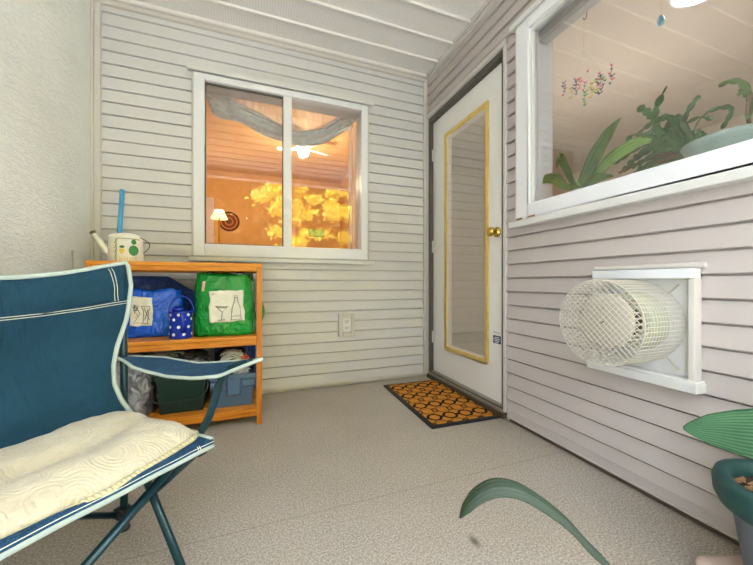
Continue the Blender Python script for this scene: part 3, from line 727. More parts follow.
# green tub
def tub(name, label, x0, x1, y0, y1, z0, z1, tap, m, rimh=0.02):
    t = thing(name, label, 'tub', ((x0+x1)/2, (y0+y1)/2, z0)); b = MB()
    def ring(ins, z): return [Vector(p) for p in ((x0+ins, y0+ins, z), (x1-ins, y0+ins, z), (x1-ins, y1-ins, z), (x0+ins, y1-ins, z))]
    rs = [ring(tap, z0), ring(0.006, z1-rimh), ring(0.0, z1-rimh), ring(0.0, z1), ring(0.010, z1), ring(tap+0.008, z0+0.006)]
    vs = [p for r_ in rs for p in r_]; fs = [(3, 2, 1, 0)]
    for i in range(5):
        for k in range(4): fs.append((i*4+k, i*4+(k+1) % 4, (i+1)*4+(k+1) % 4, (i+1)*4+k))
    fs.append((20, 21, 22, 23)); b.add(vs, fs); b.build('tub_shell', m, t, bevel=0.010, seg=3, angle=0.9); return t
t = tub('storage_tub', 'dark green plastic tub with thin black bail handle on bottom shelf', -0.486, -0.246, 1.905, 2.18, 0.0945, 0.292, 0.022, M['tub_green'])
b = MB(); b.tube(smooth_path([(-0.484, 2.02, 0.268), (-0.497, 1.94, 0.225), (-0.480, 1.892, 0.172), (-0.37, 1.886, 0.166), (-0.272, 1.888, 0.182), (-0.243, 1.90, 0.225), (-0.250, 1.935, 0.268)], 6), 0.0042, 8); b.build('bail_handle', M['black_plastic'], t, smooth=True)
t = tub('storage_tub', 'slate blue plastic storage bin packed with bags on bottom shelf', -0.236, -0.018+0.014, 1.905, 2.20, 0.0945, 0.272, 0.020, M['tub_blue'], 0.024)
for xa, xb in ((-0.150, -0.085),):
    b = MB(); b.box(xa, xb, 1.897, 1.922, 0.160, 0.250); b.build('moulded_grip', M['tub_blue'], t, bevel=0.006)
for xa, xb in ((-0.232, -0.158), (-0.077, -0.010)):
    b = MB(); b.box(xa, xb, 1.897, 1.912, 0.205, 0.240); b.build('moulded_panel', M['tub_blue'], t, bevel=0.005)
# contents of the tubs
def crumple(name, label, cat, c, r3, m, seed, amp=0.35, group=None):
    b = MB(); rows = []
    for i in range(15):
        th = PI*i/14; row = []
        for k in range(25):
            ph = 2*PI*k/24; dv = Vector((math.sin(th)*math.cos(ph), math.sin(th)*math.sin(ph), math.cos(th)))
            f = 1+amp*(noise.noise(dv*2.2+Vector((seed, 0, 0)))+0.5*noise.noise(dv*6+Vector((0, seed, 0))))
            row.append(Vector((c[0]+dv.x*r3[0]*f, c[1]+dv.y*r3[1]*f, c[2]+dv.z*r3[2]*f)))
        rows.append(row)
    b.grid(rows); o = b.build(name, m, None, smooth=True); return tag(o, label, cat, group)
crumple('plastic_sack', 'crumpled black plastic sack filling the dark green tub', 'sack', (-0.36, 2.05, 0.330), (0.10, 0.11, 0.075), M['blackbag'], 2.0)
crumple('plastic_sack', 'crumpled black plastic sack filling the slate blue storage bin', 'sack', (-0.13, 2.07, 0.310), (0.088, 0.11, 0.085), M['blackbag'], 6.0)
crumple('paper_bundle', 'pale green folded paper on top of the dark green tub', 'paper', (-0.40, 1.955, 0.350), (0.050, 0.030, 0.016), plain('pale_green_paper', '#8fa389', 0.7, var=0.2), 4.0, 0.3)
crumple('paper_bundle', 'crumpled silver grey wrapper in the green tub beside pale green paper', 'wrapper', (-0.31, 1.965, 0.342), (0.045, 0.030, 0.022), M['silver'], 5.0, 0.6)
for k, (x, y, z, r_, mm, lab) in enumerate((
    (-0.440, 1.960, 0.318, (0.032, 0.028, 0.022), M['blackbag'], 'small crumpled black bag at left rim of the dark green tub'),
    (-0.345, 1.940, 0.318, (0.030, 0.022, 0.020), M['paper'], 'crumpled newsprint wad at the front of the dark green tub'),
    (-0.285, 1.985, 0.366, (0.040, 0.030, 0.020), M['blackbag'], 'shiny black film bunched on top right of the dark green tub'),
    (-0.395, 2.010, 0.385, (0.040, 0.035, 0.018), plain('olive_film', '#6a7060', 0.4, var=0.4, scale=40), 'olive grey film heaped highest in the dark green tub'),
    (-0.048, 1.975, 0.300, (0.022, 0.025, 0.030), M['blackbag'], 'black film squeezed at the right end of the slate blue bin'))):
    crumple('wrapper', lab, 'wrapper', (x, y, z), r_, mm, 20.0+k*3, 0.7)
t = thing('newspaper_stack', 'folded newspapers sticking out of the slate blue storage bin', 'newspaper', (-0.13, 2.0, 0.30))
for k in range(6):
    b = MB(); z0 = 0.318+0.011*k
    b.grid([[Vector((-0.185+0.105*u+0.006*math.sin(k*2), 1.945+0.10*v, z0+0.012*math.sin(PI*u)+0.003*math.sin(8*u+k))) for u in [i/10 for i in range(11)]] for v in (0, 0.5, 1)]); b.build('newspaper_fold', M['paper'], t, solid=0.004, smooth=True)
crumple('wrapper', 'red plastic wrapper poking from the slate blue bin by the shelf post', 'wrapper', (-0.062, 1.96, 0.345), (0.020, 0.02, 0.020), plain('red_plastic', '#b5452f', 0.4), 8.0, 0.5)
crumple('wrapper', 'crumpled white plastic film over the rim of the slate blue bin', 'wrapper', (-0.095, 1.935, 0.288), (0.05, 0.022, 0.024), crinkle('white_film', '#b7b8bf', '#e2e2e6', 0.3, 0, 0.9, 30), 11.0, 0.8)
crumple('wrapper', 'small purple plastic wrapper at left inside the slate blue bin', 'wrapper', (-0.178, 1.94, 0.285), (0.022, 0.015, 0.015), plain('violet_plastic', '#8f7fd0', 0.4), 13.0, 0.5)
crumple('wrapper', 'small lime green wrapper at right edge of the dark green tub', 'wrapper', (-0.262, 1.955, 0.312), (0.016, 0.015, 0.018), plain('lime_plastic', '#6fae3a', 0.4), 14.0, 0.5)
t = thing('navy_board', 'dark navy plastic board standing upright at the back of the bottom shelf', 'board', (-0.13, 2.215, 0.0945))
b = MB(); b.box(-0.24, -0.012, 2.212, 2.222, 0.0945, 0.425); b.build('board_panel', M['bag_navy'], t, bevel=0.004)
b = MB(); ring_frame(b, -0.244, -0.008, 0.0945, 0.428, 0.012, 0.012, 0.012, 0.012, lambda p, q, r_, tt, mi: b.box(p, q, 2.204, 2.226, r_, tt, mi)); b.build('board_edging', M['bag_navy'], t, bevel=0.003)

# big watering can on top
t = thing('watering_can', 'cream enamel watering can with painted topiary trees on top of shelf', 'watering can', (-0.645, 2.06, 0.873))
cx_, cyy = -0.648, 2.06; z0 = 0.8735
b = MB(); b.lathe([(0.0, 0.0), (0.076, 0.0), (0.078, 0.004), (0.074, 0.128), (0.076, 0.131), (0.073, 0.136), (0.064, 0.138)], (cx_, cyy, z0), 'z', 48, sy=0.8); b.build('can_body', M['enamel'], t, smooth=True)
b = MB(); rows = []
for i in range(9):
    th = PI/2*i/8; rows.append([Vector((cx_-0.004+0.072*math.cos(ph)*math.cos(th), cyy+0.058*math.sin(ph)*math.cos(th), z0+0.134+0.024*math.sin(th))) for ph in [2*PI*k/32 for k in range(33)]])
b.grid(rows); b.build('can_hood', M['enamel'], t, smooth=True)
b = MB(); b.tube(smooth_path([(cx_-0.055, cyy-0.005, z0+0.030), (cx_-0.085, cyy-0.004, z0+0.068), (cx_-0.112, cyy, z0+0.108), (cx_-0.140, cyy, z0+0.150)]), [0.016]*7+[0.013]*6+[0.010]*6, 16); sp = b.build('can_spout', M['enamel'], t, smooth=True)
b = MB(); b.tube([(cx_-0.138, cyy, z0+0.147), (cx_-0.145, cyy, z0+0.158)], [0.011, 0.014], 16); b.build('sprinkle_rose', M['rust'], sp, smooth=True)
b = MB(); b.tube(smooth_path([(cx_+0.020, cyy-0.035, z0+0.138), (cx_+0.070, cyy-0.02, z0+0.132), (cx_+0.102, cyy, z0+0.108), (cx_+0.100, cyy, z0+0.080), (cx_+0.075, cyy, z0+0.050)]), 0.0055, 8, flat=0.45); b.build('can_handle', M['rust'], t, smooth=True)
def on_can(xx, zz, off=0.0015):
    u = max(-0.99, min(0.99, xx/0.0745)); return Vector((cx_+xx*1.01, cyy-0.8*0.0755*math.sqrt(1-u*u)-off, z0+zz))
b = MB()
for pts in ([(-0.024, 0.006), (-0.024, 0.122)], [(-0.024, 0.122), (0.020, 0.123), (0.068, 0.120)]): b.tube([on_can(a+(c_-a)*k/8, e+(g-e)*k/8) for (a, e), (c_, g) in zip(pts, pts[1:]) for k in range(9)], 0.0016, 5)
b.build('painted_border', M['olive'], t)
b = MB()
for k in range(14): p = on_can(-0.027+0.004*math.sin(k*2.1), 0.010+0.0082*k, 0.002); b.lathe([(0, 0.003), (0.0035, 0), (0, -0.003)], p, 'z', 6)
b.build('painted_vine', M['olive'], t)
for (xx, zz, rr) in ((0.046, 0.062, 0.018), (0.047, 0.106, 0.009), (0.001, 0.080, 0.011)):
    b = MB(); b.grid([[on_can(xx+rr*ro*math.cos(a), zz+rr*(0.6 if rr == 0.011 else 1.5)*ro*math.sin(a), 0.0018) for a in [2*PI*k/20 for k in range(21)]] for ro in (0.01, 0.5, 1.0)]); b.build('painted_topiary', M['leafgreen'], t, fix=False)
b = MB()
b.grid([[on_can(0.001+w_*s_, zz, 0.0018) for s_ in (-1, 0, 1)] for (zz, w_) in ((0.044, 0.005), (0.048, 0.005), (0.055, 0.010), (0.068, 0.011))])
for k in range(7): b.tube([on_can(-0.010+0.010*k, 0.008), on_can(-0.005+0.010*k, 0.020+0.006*(k % 2)), on_can(-0.008+0.010*k, 0.028)], 0.0016, 5)
b.build('painted_planter', M['yellowpaint'], t, fix=False)
b = MB(); b.tube([(-0.690, 2.10, 0.885), (-0.692, 2.105, 1.05), (-0.688, 2.13, 1.275)], 0.0115, 16); tag(b.build('plastic_wand', M['skyblue'], None, smooth=True), 'sky blue plastic wand standing behind the cream watering can', 'wand')
b = MB(); b.tube([(-0.72, 1.775, 0.0), (-0.755, 1.818, 0.50), (-0.786, 1.856, 0.915)], [0.006, 0.006, 0.004], 8); tag(b.build('garden_cane', plain('grey_cane', '#8b8676', 0.8), None, smooth=True), 'thin grey garden cane standing between stucco wall and left end of shelf', 'cane')

# ---------------------------------------------------------------- camp chair
R0 = Vector((-0.39, 1.22, 0)); FW = Vector((0.75, -0.66, 0)); WD = Vector((-0.66, -0.75, 0)); SW = 0.56
def Q(tt, s_, z): return R0+FW*tt+WD*s_+Vector((0, 0, z))
ch = thing('camp_chair', 'teal blue canvas folding camp chair with pale piping and tubular steel frame', 'chair', tuple(R0))
def mir(p): return (p[0], SW-p[1], p[2])
tubes = {
 'back_post': [(0, 0, 0.02), (0, 0, 0.50), (-0.012, 0, 0.70), (-0.025, 0, 0.825)],
 'arm_tube': [(0.50, 0, 0.565), (0.465, 0, 0.556), (0.433, 0, 0.543), (0.405, 0, 0.513), (0.389, 0, 0.487), (0.370, 0, 0.436), (0.349, 0, 0.390), (0.315, 0.0, 0.343), (0.285, 0.004, 0.313)],
 'side_leg': [(0, 0, 0.33), (0.335, 0.055, 0.01)],
 'side_brace': [(0.312, 0.0, 0.300), (0.02, 0.0, 0.045)],
 'cross_leg': [(0.300, 0.0, 0.328), (0.253, 0.478, 0.01)],
 'rear_brace': [(0.0, 0.0, 0.040), (0.0, SW, 0.40)]}
for nm, pts in tubes.items():
    for side in (0, 1):
        pp = [mir(p) for p in pts] if side else pts
        off = 0.014 if (side and nm in ('rear_brace',)) else (-0.014 if nm == 'rear_brace' else 0)
        if nm == 'cross_leg' and side: pp = [(0.318, SW, 0.328), (0.345, 0.060, 0.01)]
        if nm == 'side_leg' and side: pp = [(0, SW, 0.33), (0.262, 0.485, 0.01)]
        b = MB(); P_ = [Q(a+off, c_, e) for a, c_, e in pp]
        if len(P_) > 2: P_ = smooth_path(P_, 5)
        b.tube(P_, 0.0105 if nm != 'rear_brace' else 0.009, 14); b.build(nm, M['tube'], ch, smooth=True)
for side in (0, 1):
    for (a, c_) in (((0.0, 0.0), (0.338, 0.056)) if side == 0 else ((0.0, SW), (0.256, 0.481))):
        s_ = c_
        b = MB(); b.lathe([(0.0, 0.0), (0.016, 0.0), (0.017, 0.005), (0.015, 0.018), (0.0, 0.020)], Q(a, s_, 0), 'z', 16); b.build('foot_cap', M['black_plastic'], ch, smooth=True)
    b = MB(); s_ = SW if side else 0.0; P0 = Q(0.0, s_, 0.052)
    b.box(-0.022, 0.022, -0.018, 0.018, -0.016, 0.016, 0, Matrix.Translation(P0) @ Matrix.Rotation(-0.72, 4, 'Z')); b.build('hub_joint', M['black_plastic'], ch, bevel=0.004)
    b = MB(); P0 = Q(0.318, SW if side else 0.0, 0.312); b.box(-0.018, 0.018, -0.014, 0.014, -0.018, 0.010, 0, Matrix.Translation(P0) @ Matrix.Rotation(-0.72, 4, 'Z')); b.build('corner_joint', M['black_plastic'], ch, bevel=0.004)
# back fabric
EDGE = [(0.355, 0.022, 0.110), (0.375, 0.026, 0.074), (0.42, 0.034, 0.032), (0.467, 0.038, 0.006), (0.523, 0.037, 0.0), (0.576, 0.028, 0.0), (0.655, 0.002, 0.0), (0.70, -0.008, -0.004), (0.76, -0.017, -0.008), (0.820, -0.015, -0.018), (0.833, -0.008, -0.02)]
def back_pt(u, v, off=0.0):
    """u 0..1 across, v 0..1 from bottom to top"""
    z = 0.355+(0.833-0.355)*v
    se = interp([(e[0], e[1]) for e in EDGE], z); te = interp([(e[0], e[2]) for e in EDGE], z)
    s_ = se+(SW-2*se)*u; bow = math.sin(PI*u)
    tt = te-0.055*bow*(1-0.35*v) + 0.016*0
    if v < 0.12: tt += 0.0
    zz = z-0.052*bow*v
    wr = noise.noise(Vector((s_*7, z*4, 1.3)))*0.016+noise.noise(Vector((s_*16+z*9, z*10, 5)))*0.010
    hem = 0.012*math.exp(-((v-0.985)/0.03)**2)
    m_ = min(1, 12*min(u, 1-u)+0.15)
    return Q(tt+0.013+wr*m_+off-hem*0, s_, zz)
b = MB(); NU, NV = 44, 40
b.grid([[back_pt(i/NU, j/NV) for i in range(NU+1)] for j in range(NV+1)])
o = b.build('backrest', M['canvas'], ch, smooth=True, solid=0.003)
# rolled pocket at the top back
b = MB(); b.grid([[back_pt(u, vv, 0.004+0.007*math.sin(PI*(vv-0.765)/0.225)+0.005*noise.noise(Vector((u*9, vv*10, 2)))) for u in [0.02+0.93*i/40 for i in range(41)]] for vv in [0.765+0.225*j/11 for j in range(12)]])
b.build('top_sleeve', M['canvas'], o, smooth=True, solid=0.002)
b = MB()
b.tube([back_pt(0.0, v, 0.002) for v in [k/40 for k in range(41)]]+[back_pt(u, 1.0, 0.002) for u in [k/40 for k in range(1, 41)]]+[back_pt(1.0, 1-v, 0.002) for v in [k/40 for k in range(1, 41)]], 0.0064, 10, flat=1.0)
b.build('edge_piping', M['piping'], o, smooth=True)
b = MB()
for dv in (0.0, 0.014): b.tube([back_pt(u, 0.738+dv+0.02*math.sin(PI*u), 0.006) for u in [0.01+0.98*k/60 for k in range(61)]], 0.0010, 4)
for du in (0.040, 0.052): b.tube([back_pt(du+0.036-0.024*k/10, 0.985-0.22*k/10, 0.015-0.006*k/10) for k in range(11)], 0.0010, 4)
b.build('stitching', M['thread'], o)
# seat fabric
def seat_pt(u, v, off=0.0):
    s_ = 0.010+(SW-0.020)*u; tt = 0.02+(0.378-0.02)*v; bow = math.sin(PI*u)
    z = 0.352+0.004*(1-v)+0.016*u*v-0.022*bow*(1-v)-0.004*bow*v
    tt -= 0.012*bow*v
    return Q(tt, s_, z+off+0.002*noise.noise(Vector((s_*12, tt*12, 0))))
b = MB(); b.grid([[seat_pt(i/30, j/20) for i in range(31)] for j in range(21)]); o = b.build('seat', M['canvas_seat'], ch, smooth=True, solid=0.003)
def hem_pt(u, w_):
    p = seat_pt(u, 1.0); return p+Vector((0, 0, -0.018*w_))+FW*(0.006*math.sin(PI*w_))
b = MB(); b.grid([[hem_pt(i/40, j/4) for i in range(41)] for j in range(5)]); hm = b.build('seat_hem', M['canvas_seat'], o, smooth=True, solid=0.003)
b = MB(); b.tube([hem_pt(i/40, 0.9)+FW*0.002 for i in range(41)], 0.0065, 10); b.tube([seat_pt(0, 1-k/14, 0.0) for k in range(15)], 0.006, 8)
b.tube([seat_pt(1, 1-k/14, 0.0) for k in range(15)], 0.006, 8); b.build('edge_piping', M['piping'], o, smooth=True)
b = MB(); b.tube([hem_pt(i/60, 0.22)+FW*0.004 for i in range(61)], 0.0010, 4)
b.tube([hem_pt(0.075, k/6*0.7)+FW*0.004 for k in range(7)], 0.0010, 4); b.tube([hem_pt(0.085, k/6*0.7)+FW*0.004 for k in range(7)], 0.0010, 4); b.build('stitching', M['thread'], o)
# armrests
FAR = [(-0.06, 0.518), (0.0, 0.535), (0.12, 0.535), (0.26, 0.530), (0.36, 0.542), (0.50, 0.566), (0.55, 0.580)]
NEAR = [(-0.06, 0.540), (0.053, 0.536), (0.153, 0.522), (0.254, 0.515), (0.347, 0.520), (0.433, 0.533), (0.50, 0.562), (0.55, 0.582)]
for side in (0, 1):
    def arm_pt(k, w_, off=0.0):
        tt = 0.553*k-0.025
        hw = 0.045*min(1.0, 0.25+3.0*k, 0.18+3.6*(1-k))
        zf, zn = interp(FAR, tt), interp(NEAR, tt)
        s_ = hw*w_*(1 if not side else -1); z = zf+(zn-zf)*(w_+1)/2
        return Q(tt, (SW if side else 0)+s_, z+off+0.006*w_*0)
    b = MB(); b.grid([[arm_pt(k/36, -1+2*j/8) for j in range(9)] for k in range(37)]); o = b.build('armrest', M['canvas_seat'], ch, smooth=True, solid=0.003)
    b = MB(); b.tube(smooth_path([arm_pt(k/24, 1) for k in range(25)]+[arm_pt(1-k/24, -1) for k in range(25)], 3, True), 0.0046, 8, closed=True); b.build('edge_piping', M['piping'], o, smooth=True)
    b = MB(); b.tube([arm_pt(0.03, -0.4, 0.006), arm_pt(0.0, 0, 0.004), arm_pt(0.03, 0.6, 0.006)], 0.008, 8); b.build('arm_bracket', M['black_plastic'], ch, smooth=True)

# cushion / folded quilt
def cush(u, v, w_):
    """u across 0..1, v back to front 0..1, w -1 bottom / 1 top"""
    tf = interp([(0.0, 0.318), (0.05, 0.342), (0.25, 0.366), (0.40, 0.352), (0.56, 0.34)], 0.03+u*0.50)
    s_ = 0.020+u*0.510 + 0.03*(1-v)*(1-u)**4*0
    tb = 0.008
    tt = tb+(tf-tb)*v
    e = min(1.0, (max(0.0, 1-abs(2*u-1)**10)*max(0.0, 1-abs(2*v-1)**7))**0.5)
    zc = 0.360+0.010*math.sin(PI*(1-v))-0.006*math.sin(PI*u)
    hgt = 0.030+0.012*(1-v)-0.018*math.exp(-((v-0.50-0.12*u)/0.10)**2)+0.010*math.exp(-((v-0.82)/0.14)**2)
    nzv = 0.008*noise.noise(Vector((s_*14, tt*14, 3)))+0.0035*noise.noise(Vector((s_*40, tt*40, 8)))
    z = zc+(hgt+nzv)*e if w_ > 0 else zc-0.008*e
    return Q(tt, s_, z)
ct = thing('quilted_cushion', 'cream quilted cushion folded over the seat of the blue camp chair', 'cushion', tuple(Q(0.18, 0.28, 0.345)))
b = MB(); NU, NV = 60, 44
b.grid([[cush(i/NU, j/NV, 1) for i in range(NU+1)] for j in range(NV+1)]); b.grid([[cush(i/NU, j/NV, -1) for i in range(NU+1)] for j in range(NV+1)])
b.build('cushion_cover', M['quilt'], ct, smooth=True)
b = MB(); b.tube([cush(u, 1.0, 1)+Vector((0, 0, -0.002)) for u in [k/60 for k in range(61)]], 0.0075, 10); b.tube([cush(0.0, v, 1) for v in [k/30 for k in range(31)]], 0.0085, 8)
b.build('ribbed_edge', M['rib'], ct, smooth=True)

# ---------------------------------------------------------------- potted plants on the porch
def leaf(mb, path, widths, side, fold=0.25, nacross=8, mi=0, n=5):
    P_ = smooth_path(path, n); N = len(P_); rows = []; S_ = Vector(side).normalized()
    for i, p in enumerate(P_):
        f = i/(N-1); wd = interp([(k/(len(widths)-1), x) for k, x in enumerate(widths)], f)
        tng = (P_[min(i+1, N-1)]-P_[max(0, i-1)]).normalized(); sd = (S_-tng*S_.dot(tng)).normalized(); nr = tng.cross(sd)
        rows.append([p+sd*(wd*c_)+nr*(abs(c_)*wd*fold) for c_ in [-1+2*j/nacross for j in range(nacross+1)]])
    mb.grid(rows, mi, uv=True)
pc = Vector((1.150, 0.345, 0))
b = MB(); b.box(-0.122, 0.122, -0.122, 0.122, 0.0005, 0.052, 0, Matrix.Translation((1.160, 0.362, 0)) @ Matrix.Rotation(math.radians(-20), 4, 'Z'))
tag(b.build('stone_paver', M['stone'], None, bevel=0.022, seg=5), 'rounded beige stone slab on the floor under the green rimmed pot', 'stone slab')
t = thing('potted_plant', 'broad ribbed green leaf plant in weathered green pot by right wall', 'plant', tuple(pc))
b = MB(); b.lathe([(0.0, 0.0525), (0.085, 0.0525), (0.088, 0.058), (0.118, 0.262), (0.108, 0.262), (0.080, 0.062), (0.0, 0.062)], pc, 'z', 48); b.build('pot_body', M['pot_body'], t, smooth=True, bevel=0.001)
b = MB(); b.lathe([(0.120, 0.232), (0.136, 0.236), (0.144, 0.255), (0.146, 0.285), (0.141, 0.300), (0.128, 0.304), (0.114, 0.298), (0.110, 0.270), (0.112, 0.236)], pc, 'z', 56); b.build('pot_rim', M['pot_green'], t, smooth=True)
b = MB(); rows = []
for i in range(10):
    r_ = 0.112*i/9; rows.append([pc+Vector((r_*math.cos(a), r_*math.sin(a), 0.272+0.010*noise.noise(Vector((r_*40*math.cos(a), r_*40*math.sin(a), 0))))) for a in [2*PI*k/40 for k in range(41)]])
b.grid(rows); so_ = b.build('potting_soil', M['soil'], t, smooth=True)
rnd = random.Random(5); b = MB()
for k in range(70):
    a, r_ = rnd.uniform(0, 2*PI), 0.100*math.sqrt(rnd.random()); p = pc+Vector((r_*math.cos(a), r_*math.sin(a), 0.281))
    b.box(-0.010, 0.010, -0.003, 0.003, -0.002, 0.002, 0, Matrix.Translation(p) @ Matrix.Rotation(rnd.uniform(0, 6.3), 4, 'Z') @ Matrix.Rotation(rnd.uniform(-.5, .5), 4, 'Y') @ Matrix.Scale(rnd.uniform(.5, 1.2), 4))
x_ = b.build('bark_mulch', M['bark'], so_); x_['kind'] = 'stuff'
b = MB(); leaf(b, [(1.075, 0.285, 0.455), (1.065, 0.340, 0.447), (1.058, 0.395, 0.430), (1.052, 0.455, 0.412), (1.045, 0.514, 0.390)], [0.050, 0.062, 0.062, 0.054, 0.038, 0.004], (0.50, 0.25, 0.75), 0.16, 10)
lf = b.build('leaf', M['leaf_broad'], t, smooth=True, solid=0.001)
b = MB(); b.tube(smooth_path([(1.135, 0.335, 0.272), (1.125, 0.285, 0.38), (1.10, 0.270, 0.44), (1.075, 0.285, 0.455)]), 0.004, 8); b.build('leaf_stalk', M['leaf_broad'], t, smooth=True)
b = MB(); leaf(b, [(1.150, 0.335, 0.272), (1.19, 0.26, 0.42), (1.23, 0.15, 0.50), (1.24, 0.03, 0.48)], [0.006, 0.04, 0.06, 0.04, 0.004], (1, 0.2, 0.1), 0.2, 8); b.build('leaf', M['leaf_broad'], t, smooth=True, solid=0.001)
# strap leaf plant (pot below the frame, one leaf arching in)
p2 = Vector((0.655, 0.33, 0)); t = thing('potted_plant', 'dark green strap leaf plant arching in at bottom centre foreground', 'plant', tuple(p2))
b = MB(); b.lathe([(0.0, 0.0005), (0.055, 0.0005), (0.075, 0.125), (0.082, 0.128), (0.082, 0.150), (0.074, 0.150), (0.070, 0.135), (0.0, 0.130)], p2, 'z', 40); b.build('plant_pot', M['pot_green'], t, smooth=True, bevel=0.001)
b = MB(); leaf(b, [(0.640, 0.335, 0.13), (0.585, 0.345, 0.245), (0.522, 0.35, 0.322), (0.478, 0.35, 0.366), (0.436, 0.35, 0.411), (0.387, 0.35, 0.452), (0.341, 0.35, 0.483), (0.302, 0.35, 0.496), (0.271, 0.35, 0.492), (0.252, 0.35, 0.480), (0.243, 0.35, 0.469)], [0.005, 0.008, 0.0095, 0.0105, 0.011, 0.0115, 0.012, 0.012, 0.010, 0.007, 0.001], (0.35, 0.75, 0.55), 0.25, 8)
b.build('leaf', M['leaf_dark'], t, smooth=True, solid=0.0012)
b = MB(); leaf(b, [(0.665, 0.33, 0.13), (0.72, 0.27, 0.22), (0.80, 0.18, 0.23), (0.86, 0.10, 0.16)], [0.006, 0.016, 0.02, 0.015, 0.001], (0.6, 0.7, 0.1), 0.25, 8); b.build('leaf', M['leaf_dark'], t, smooth=True, solid=0.0012)

# ---------------------------------------------------------------- plants on the sill of window 2
SZ = 1.155; XP = 1.50
b = MB(); b.box(XR+0.012, XR+0.45, 0.25, 1.36, 1.128, 1.152); struct(b.build('trim_3', M['white'], bevel=0.003))
t = thing('potted_plant', 'strap leaved houseplant at far left end of the right hand window', 'plant', (1.395, 1.064, 1.152))
b = MB(); c_ = (1.395, 1.064, 1.1525); b.lathe([(0.0, 0.0), (0.036, 0.0), (0.043, 0.035), (0.045, 0.040), (0.041, 0.040), (0.038, 0.036), (0.0, 0.034)], c_, 'z', 32); b.build('plant_pot', M['white_dull'], t, smooth=True)
S0 = Vector((1.515, 1.155, 1.245))
for pth, wds, sd, m in (
    ([S0, (1.52, 1.20, 1.28), (1.52, 1.245, 1.385), (1.52, 1.275, 1.44), (1.52, 1.295, 1.430), (1.52, 1.300, 1.385)], [0.004, 0.012, 0.018, 0.020, 0.014, 0.001], (0.2, 0.8, 0.4), 'leaf_in'),
    ([S0, (1.51, 1.235, 1.27), (1.51, 1.305, 1.335), (1.51, 1.375, 1.355), (1.51, 1.412, 1.36)], [0.004, 0.012, 0.021, 0.019, 0.001], (0.3, 0.3, 0.9), 'leaf_in'),
    ([S0, (1.52, 1.13, 1.29), (1.52, 1.075, 1.38), (1.52, 1.020, 1.455), (1.52, 0.972, 1.505)], [0.014, 0.030, 0.036, 0.026, 0.001], (0.3, 0.8, 0.45), 'leaf_in'),
    ([S0, (1.53, 1.10, 1.275), (1.53, 1.02, 1.335), (1.53, 0.93, 1.365), (1.53, 0.86, 1.36)], [0.006, 0.016, 0.022, 0.020, 0.004], (0.2, 0.4, 0.9), 'leaf_light'),
    ([S0, (1.49, 1.11, 1.235), (1.49, 1.05, 1.255), (1.49, 0.985, 1.245)], [0.008, 0.012, 0.016, 0.001], (0.2, 0.3, 0.9), 'leaf_in'),
    ([S0, (1.55, 1.15, 1.27), (1.56, 1.10, 1.30), (1.56, 1.05, 1.31)], [0.02, 0.03, 0.025, 0.001], (0.2, 0.5, 0.8), 'leaf_light')):
    K_ = 0.921; pth = [(p[0]*K_, p[1]*K_, 0.77+(p[2]-0.77)*K_) for p in pth]
    b = MB(); leaf(b, pth, [x*1.4 for x in wds], sd, 0.2, 8); b.build('leaf', M[m], t, smooth=True, solid=0.001)
# holiday cactus in a celadon bowl
t = thing('potted_plant', 'jointed holiday cactus spilling from a celadon bowl on window ledge', 'plant', (1.50, 0.60, 1.152))
bc = Vector((1.50, 0.60, 1.1525))
b = MB(); b.lathe([(0.0, 0.0), (0.06, 0.0), (0.085, 0.018), (0.125, 0.080), (0.132, 0.092), (0.128, 0.098), (0.120, 0.092), (0.08, 0.04), (0.0, 0.04)], bc, 'z', 48); b.build('ceramic_bowl', M['celadon'], t, smooth=True)
b = MB(); b.lathe([(0.0, 0.085), (0.119, 0.085), (0.119, 0.07)], bc, 'z', 32); b.build('potting_soil', M['soil'], t, smooth=True)
def segchain(mb, path, n_, w_, rnd):
    P_ = smooth_path(path, 8); L_ = len(P_)-1
    for k in range(n_):
        a = P_[int(L_*k/n_)]; c2 = P_[int(L_*(k+1)/n_)]; ax_ = c2-a; ln = ax_.length; m_ = (a+c2)/2
        if ln < 1e-5: continue
        ax_.normalize(); sd = ax_.cross(Vector((rnd.uniform(-1, 1)+1.2, rnd.uniform(-1, 1), rnd.uniform(-1, 1)))).normalized(); nr = ax_.cross(sd)
        rows = []
        for i in range(7):
            f = i/6; ww = w_*(0.25+0.75*math.sin(PI*min(1, 0.04+0.90*f))**0.8)
            rows.append([a+ax_*(ln*1.08*f)+sd*(ww*math.cos(q))+nr*(ww*0.22*math.sin(q)) for q in [2*PI*j/8 for j in range(9)]])
        mb.grid(rows)
rnd = random.Random(11)
mainb = [
    ([(1.50, 0.70, 1.235), (1.50, 0.78, 1.30), (1.52, 0.835, 1.40), (1.52, 0.835, 1.48), (1.52, 0.80, 1.545)], 6, 0.020),
    ([(1.51, 0.83, 1.40), (1.52, 0.855, 1.46), (1.52, 0.90, 1.515)], 3, 0.019),
    ([(1.50, 0.74, 1.26), (1.50, 0.82, 1.33), (1.51, 0.86, 1.39)], 4, 0.018),
    ([(1.50, 0.70, 1.26), (1.50, 0.75, 1.34), (1.50, 0.70, 1.37), (1.50, 0.655, 1.345)], 5, 0.010),
    ([(1.50, 0.75, 1.33), (1.49, 0.72, 1.40), (1.49, 0.685, 1.44)], 2, 0.012),
    ([(1.50, 0.72, 1.30), (1.49, 0.67, 1.37), (1.49, 0.60, 1.355), (1.50, 0.63, 1.30)], 6, 0.010),
    ([(1.50, 0.86, 1.37), (1.50, 0.91, 1.40), (1.50, 0.95, 1.365)], 3, 0.014),
    ([(1.50, 0.70, 1.24), (1.48, 0.78, 1.285), (1.46, 0.85, 1.26), (1.46, 0.87, 1.20)], 5, 0.016),
]
for pth, n_, w_ in mainb:
    b = MB(); segchain(b, pth, n_+2, w_*0.85, rnd); b.build('cactus_branch', M['cactus'], t, smooth=True)
